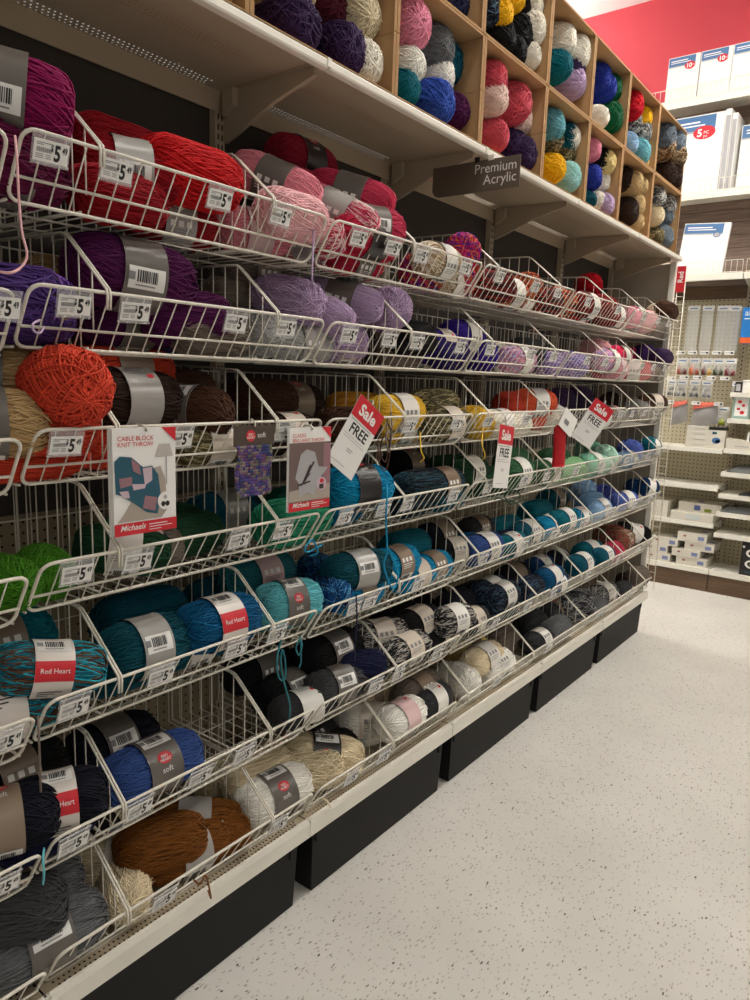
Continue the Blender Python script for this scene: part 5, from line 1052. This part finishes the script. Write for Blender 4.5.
# right shelves
mb = MB(); OB = mat('print sky blue', (24, 118, 196), .5); mb.box((-.07, -.03, 0), (.16, .05, .245), OB); f = lambda a, b: (a, -.0308, b); rect(mb, f, -.07, 0, .16, .04, mat('print orange', (222, 96, 40), .5)); disc(mb, lambda a, b: (a, -.0315, b), .05, .12, .06, .09, PAPER, 24); put_text(mb, 'ab', .06, lambda a, b: f(a-.055, b+.19), WHITE); rect(mb, f, -.055, .165, .02, .172, WHITE)
o = link('blue_box', mb.mesh('blue_box')); o.location = (.16, 4.36, 1.82); tag(o, 'blue box with orange base and white oval at the right edge', 'box')
mb = MB(); mb.tube([(-.13, 0, .12), (.0, .2, .12)], .002, WIRE, 4); mb.v = []; mb.f = []; mb.m = []; mb.sm = []
N = 24; pr = [(.0, 0), (.044, 0), (.046, .004), (.046, .07), (.043, .074), (.047, .075), (.047, .088), (.0, .088)]; vs = [(a*cos(2*pi*i/N), a*sin(2*pi*i/N), b) for a, b in pr for i in range(N)]
mb.faces(vs, [(j*N+i, j*N+(i+1) % N, (j+1)*N+(i+1) % N, (j+1)*N+i) for j in range(len(pr)-1) for i in range(N)], PAPER, True)
o = link('white_jar', mb.mesh('white_jar')); o.location = (.19, 4.34, 1.4755); tag(o, 'white lidded jar on the right wall shelf', 'jar')
mb = MB(); mb.box((-.02, -.025, 0), (.022, .025, .075), BKB); mb.box((-.014, -.0256, .01), (.016, -.025, .06), GREYP); o = link('small_black_box', mb.mesh('small_black_box')); o.location = (.118, 4.35, 1.4755); tag(o, 'small black box left of the white jar', 'box')
mb = MB(); mb.box((-.055, -.03, 0), (.055, .03, .17), mat('pale teal card', (150, 178, 168), .5)); f = lambda a, b: (a, -.0308, b); rect(mb, f, -.04, .02, .045, .15, PAPER); g = lambda a, b: (a, -.0314, b)
for (a, b, s) in ((-.01, .12, .014), (.015, .095, .012), (-.015, .07, .012), (.01, .045, .016)): disc(mb, g, a, b, s, s*.8, RED, 8)
o = link('printed_box', mb.mesh('printed_box')); o.location = (.155, 4.34, 1.2905); tag(o, 'pale green box with red floral print on the right shelf', 'box')
mb = MB(); mb.prism([(-.11, -.05, 0), (.15, -.05, 0), (.15, -.05, .05), (-.11, -.05, .075)], (0, .1, 0), BOXW); f = lambda a, b: (a, -.0508, b); rect(mb, f, -.05, .018, .04, .024, GREYP)
mb.obox((.02, -.03, .04), (.09, 0, .0), (0, .01, .085), (0, -.004, 0), PAPER); mb.obox((.035, -.0345, .055), (.06, 0, .0), (0, .006, .055), (0, -.001, 0), BKB); mb.obox((.047, -.0365, .067), (.036, 0, 0), (0, .003, .03), (0, -.001, 0), PAPER)
o = link('display_tray', mb.mesh('display_tray')); o.location = (.20, 4.33, 1.0755); tag(o, 'low white display tray with a black and white card', 'tray')
DB = mat('dark bag film', (52, 54, 56), .22, bump=1., nscale=18); GBAG = mat('grey bag film', (110, 112, 112), .22, bump=1., nscale=18)
for i, (z, x, w, m, l) in enumerate(((.9055, .25, .30, GBAG, 'crumpled grey plastic bag on the right wall shelf'), (.7455, .33, .26, DB, 'flat dark plastic bag on the right wall shelf'), (.6105, .24, .30, GBAG, 'crumpled grey bag above the empty right shelf'))):
    mb = MB(); nx, ny = 14, 8; rnd = random.Random(i); vs = []
    for j in range(ny+1):
        for q in range(nx+1): s, t = q/nx*2-1, j/ny*2-1; vs.append((w/2*s*(1-.08*t*t), .1*t, .003+(.03+.02*rnd.random())*max(0, (1-s**4))*max(0, 1-t**4)*(1 if m is GBAG else .5)))
    k = len(vs); fs = [(j*(nx+1)+q, j*(nx+1)+q+1, (j+1)*(nx+1)+q+1, (j+1)*(nx+1)+q) for j in range(ny) for q in range(nx)]
    mb.faces(vs, fs, m, True); mb.faces([(v[0], v[1], .001) for v in vs], [f[::-1] for f in fs], m, True)
    o = link('plastic_bag', mb.mesh('plastic_bag')); o.location = (x, 4.40, z); tag(o, l, 'bag', 'bags on the right wall shelves')
mb = MB(); mb.box((-.05, -.05, 0), (.13, .05, .245), BKB); f = lambda a, b: (a, -.0508, b); g = lambda a, b: (a, -.0514, b)
for zz in (.165, .085): disc(mb, f, .03, zz, .05, .032, PAPER, 24); disc(mb, g, .03, zz, .034, .021, BKB, 20); disc(mb, lambda a, b: (a, -.052, b), .03, zz, .018, .011, GREYP, 14)
rect(mb, f, -.045, .20, -.03, .215, WHITE); rect(mb, f, -.02, .02, .08, .028, TEAL)
o = link('black_box', mb.mesh('black_box')); o.location = (.325, 4.345, .1725); tag(o, 'black box with two white rings on the base deck at right', 'box')

# ------------------------------------------------------------------ lamps
def lamp(x, y, lx, ly, power, col=(1, .965, .90), label='', up=False, z=4.30):
    EM = mat('lamp diffuser %.0f' % power, col, .5, emit=power); EM.node_tree.nodes['Principled BSDF'].inputs['Emission Color'].default_value = (*col, 1)
    o = empty('ceiling_light', (x, y, z)); mb = MB(); mb.box((-lx/2, -ly/2, .03), (lx/2, ly/2, .119), SHELF2); link('housing', mb.mesh('housing'), o)
    mb = MB(); mb.prism([(-lx/2+.02, -ly/2+.02, .028), (lx/2-.02, -ly/2+.02, .028), (lx/2-.02, ly/2-.02, .028), (-lx/2+.02, ly/2-.02, .028)], (0, 0, -.03), EM); link('diffuser', mb.mesh('diffuser'), o)
    if up:
        mb = MB(); mb.box((-lx/2+.02, -ly/2+.02, .120), (lx/2-.02, ly/2-.02, .14), EM); link('added_uplight', mb.mesh('added_uplight'), o)  # upward-glowing panel, added to brighten the ceiling
        for yy in (-ly*.4, ly*.4): mb = MB(); mb.tube([(0, yy, .119), (0, yy, 4.42-z)], .003, SHELF2, 5); link('suspension_rod', mb.mesh('suspension_rod'), o)
    tag(o, label, 'ceiling light', 'fluorescent ceiling lights')
lamp(.80, .3, .30, 1.22, 16, label='fluorescent ceiling light over the near part of the aisle')
lamp(.75, 2.7, .30, 1.22, 54, label='fluorescent ceiling light over the far part of the aisle')
lamp(3.1, 2.4, .30, 1.22, 30, label='fluorescent ceiling light over the next aisle, middle')
lamp(3.1, -.8, .30, 1.22, 14, label='fluorescent ceiling light over the next aisle, near end')
lamp(-2.1, 3.7, .30, 1.22, 40, label='added suspended light whitening the ceiling behind the yarn shelving, far end', up=True, z=3.75)  # unseen fixture, added and hung low so the ceiling turns white
lamp(-1.6, 1.0, .30, 1.22, 26, label='fluorescent ceiling light behind the yarn shelving, near end')
w = bpy.data.worlds.new('world'); SC.world = w; w.use_nodes = True
w.node_tree.nodes['Background'].inputs[0].default_value = (1, .94, .86, 1); w.node_tree.nodes['Background'].inputs[1].default_value = .22
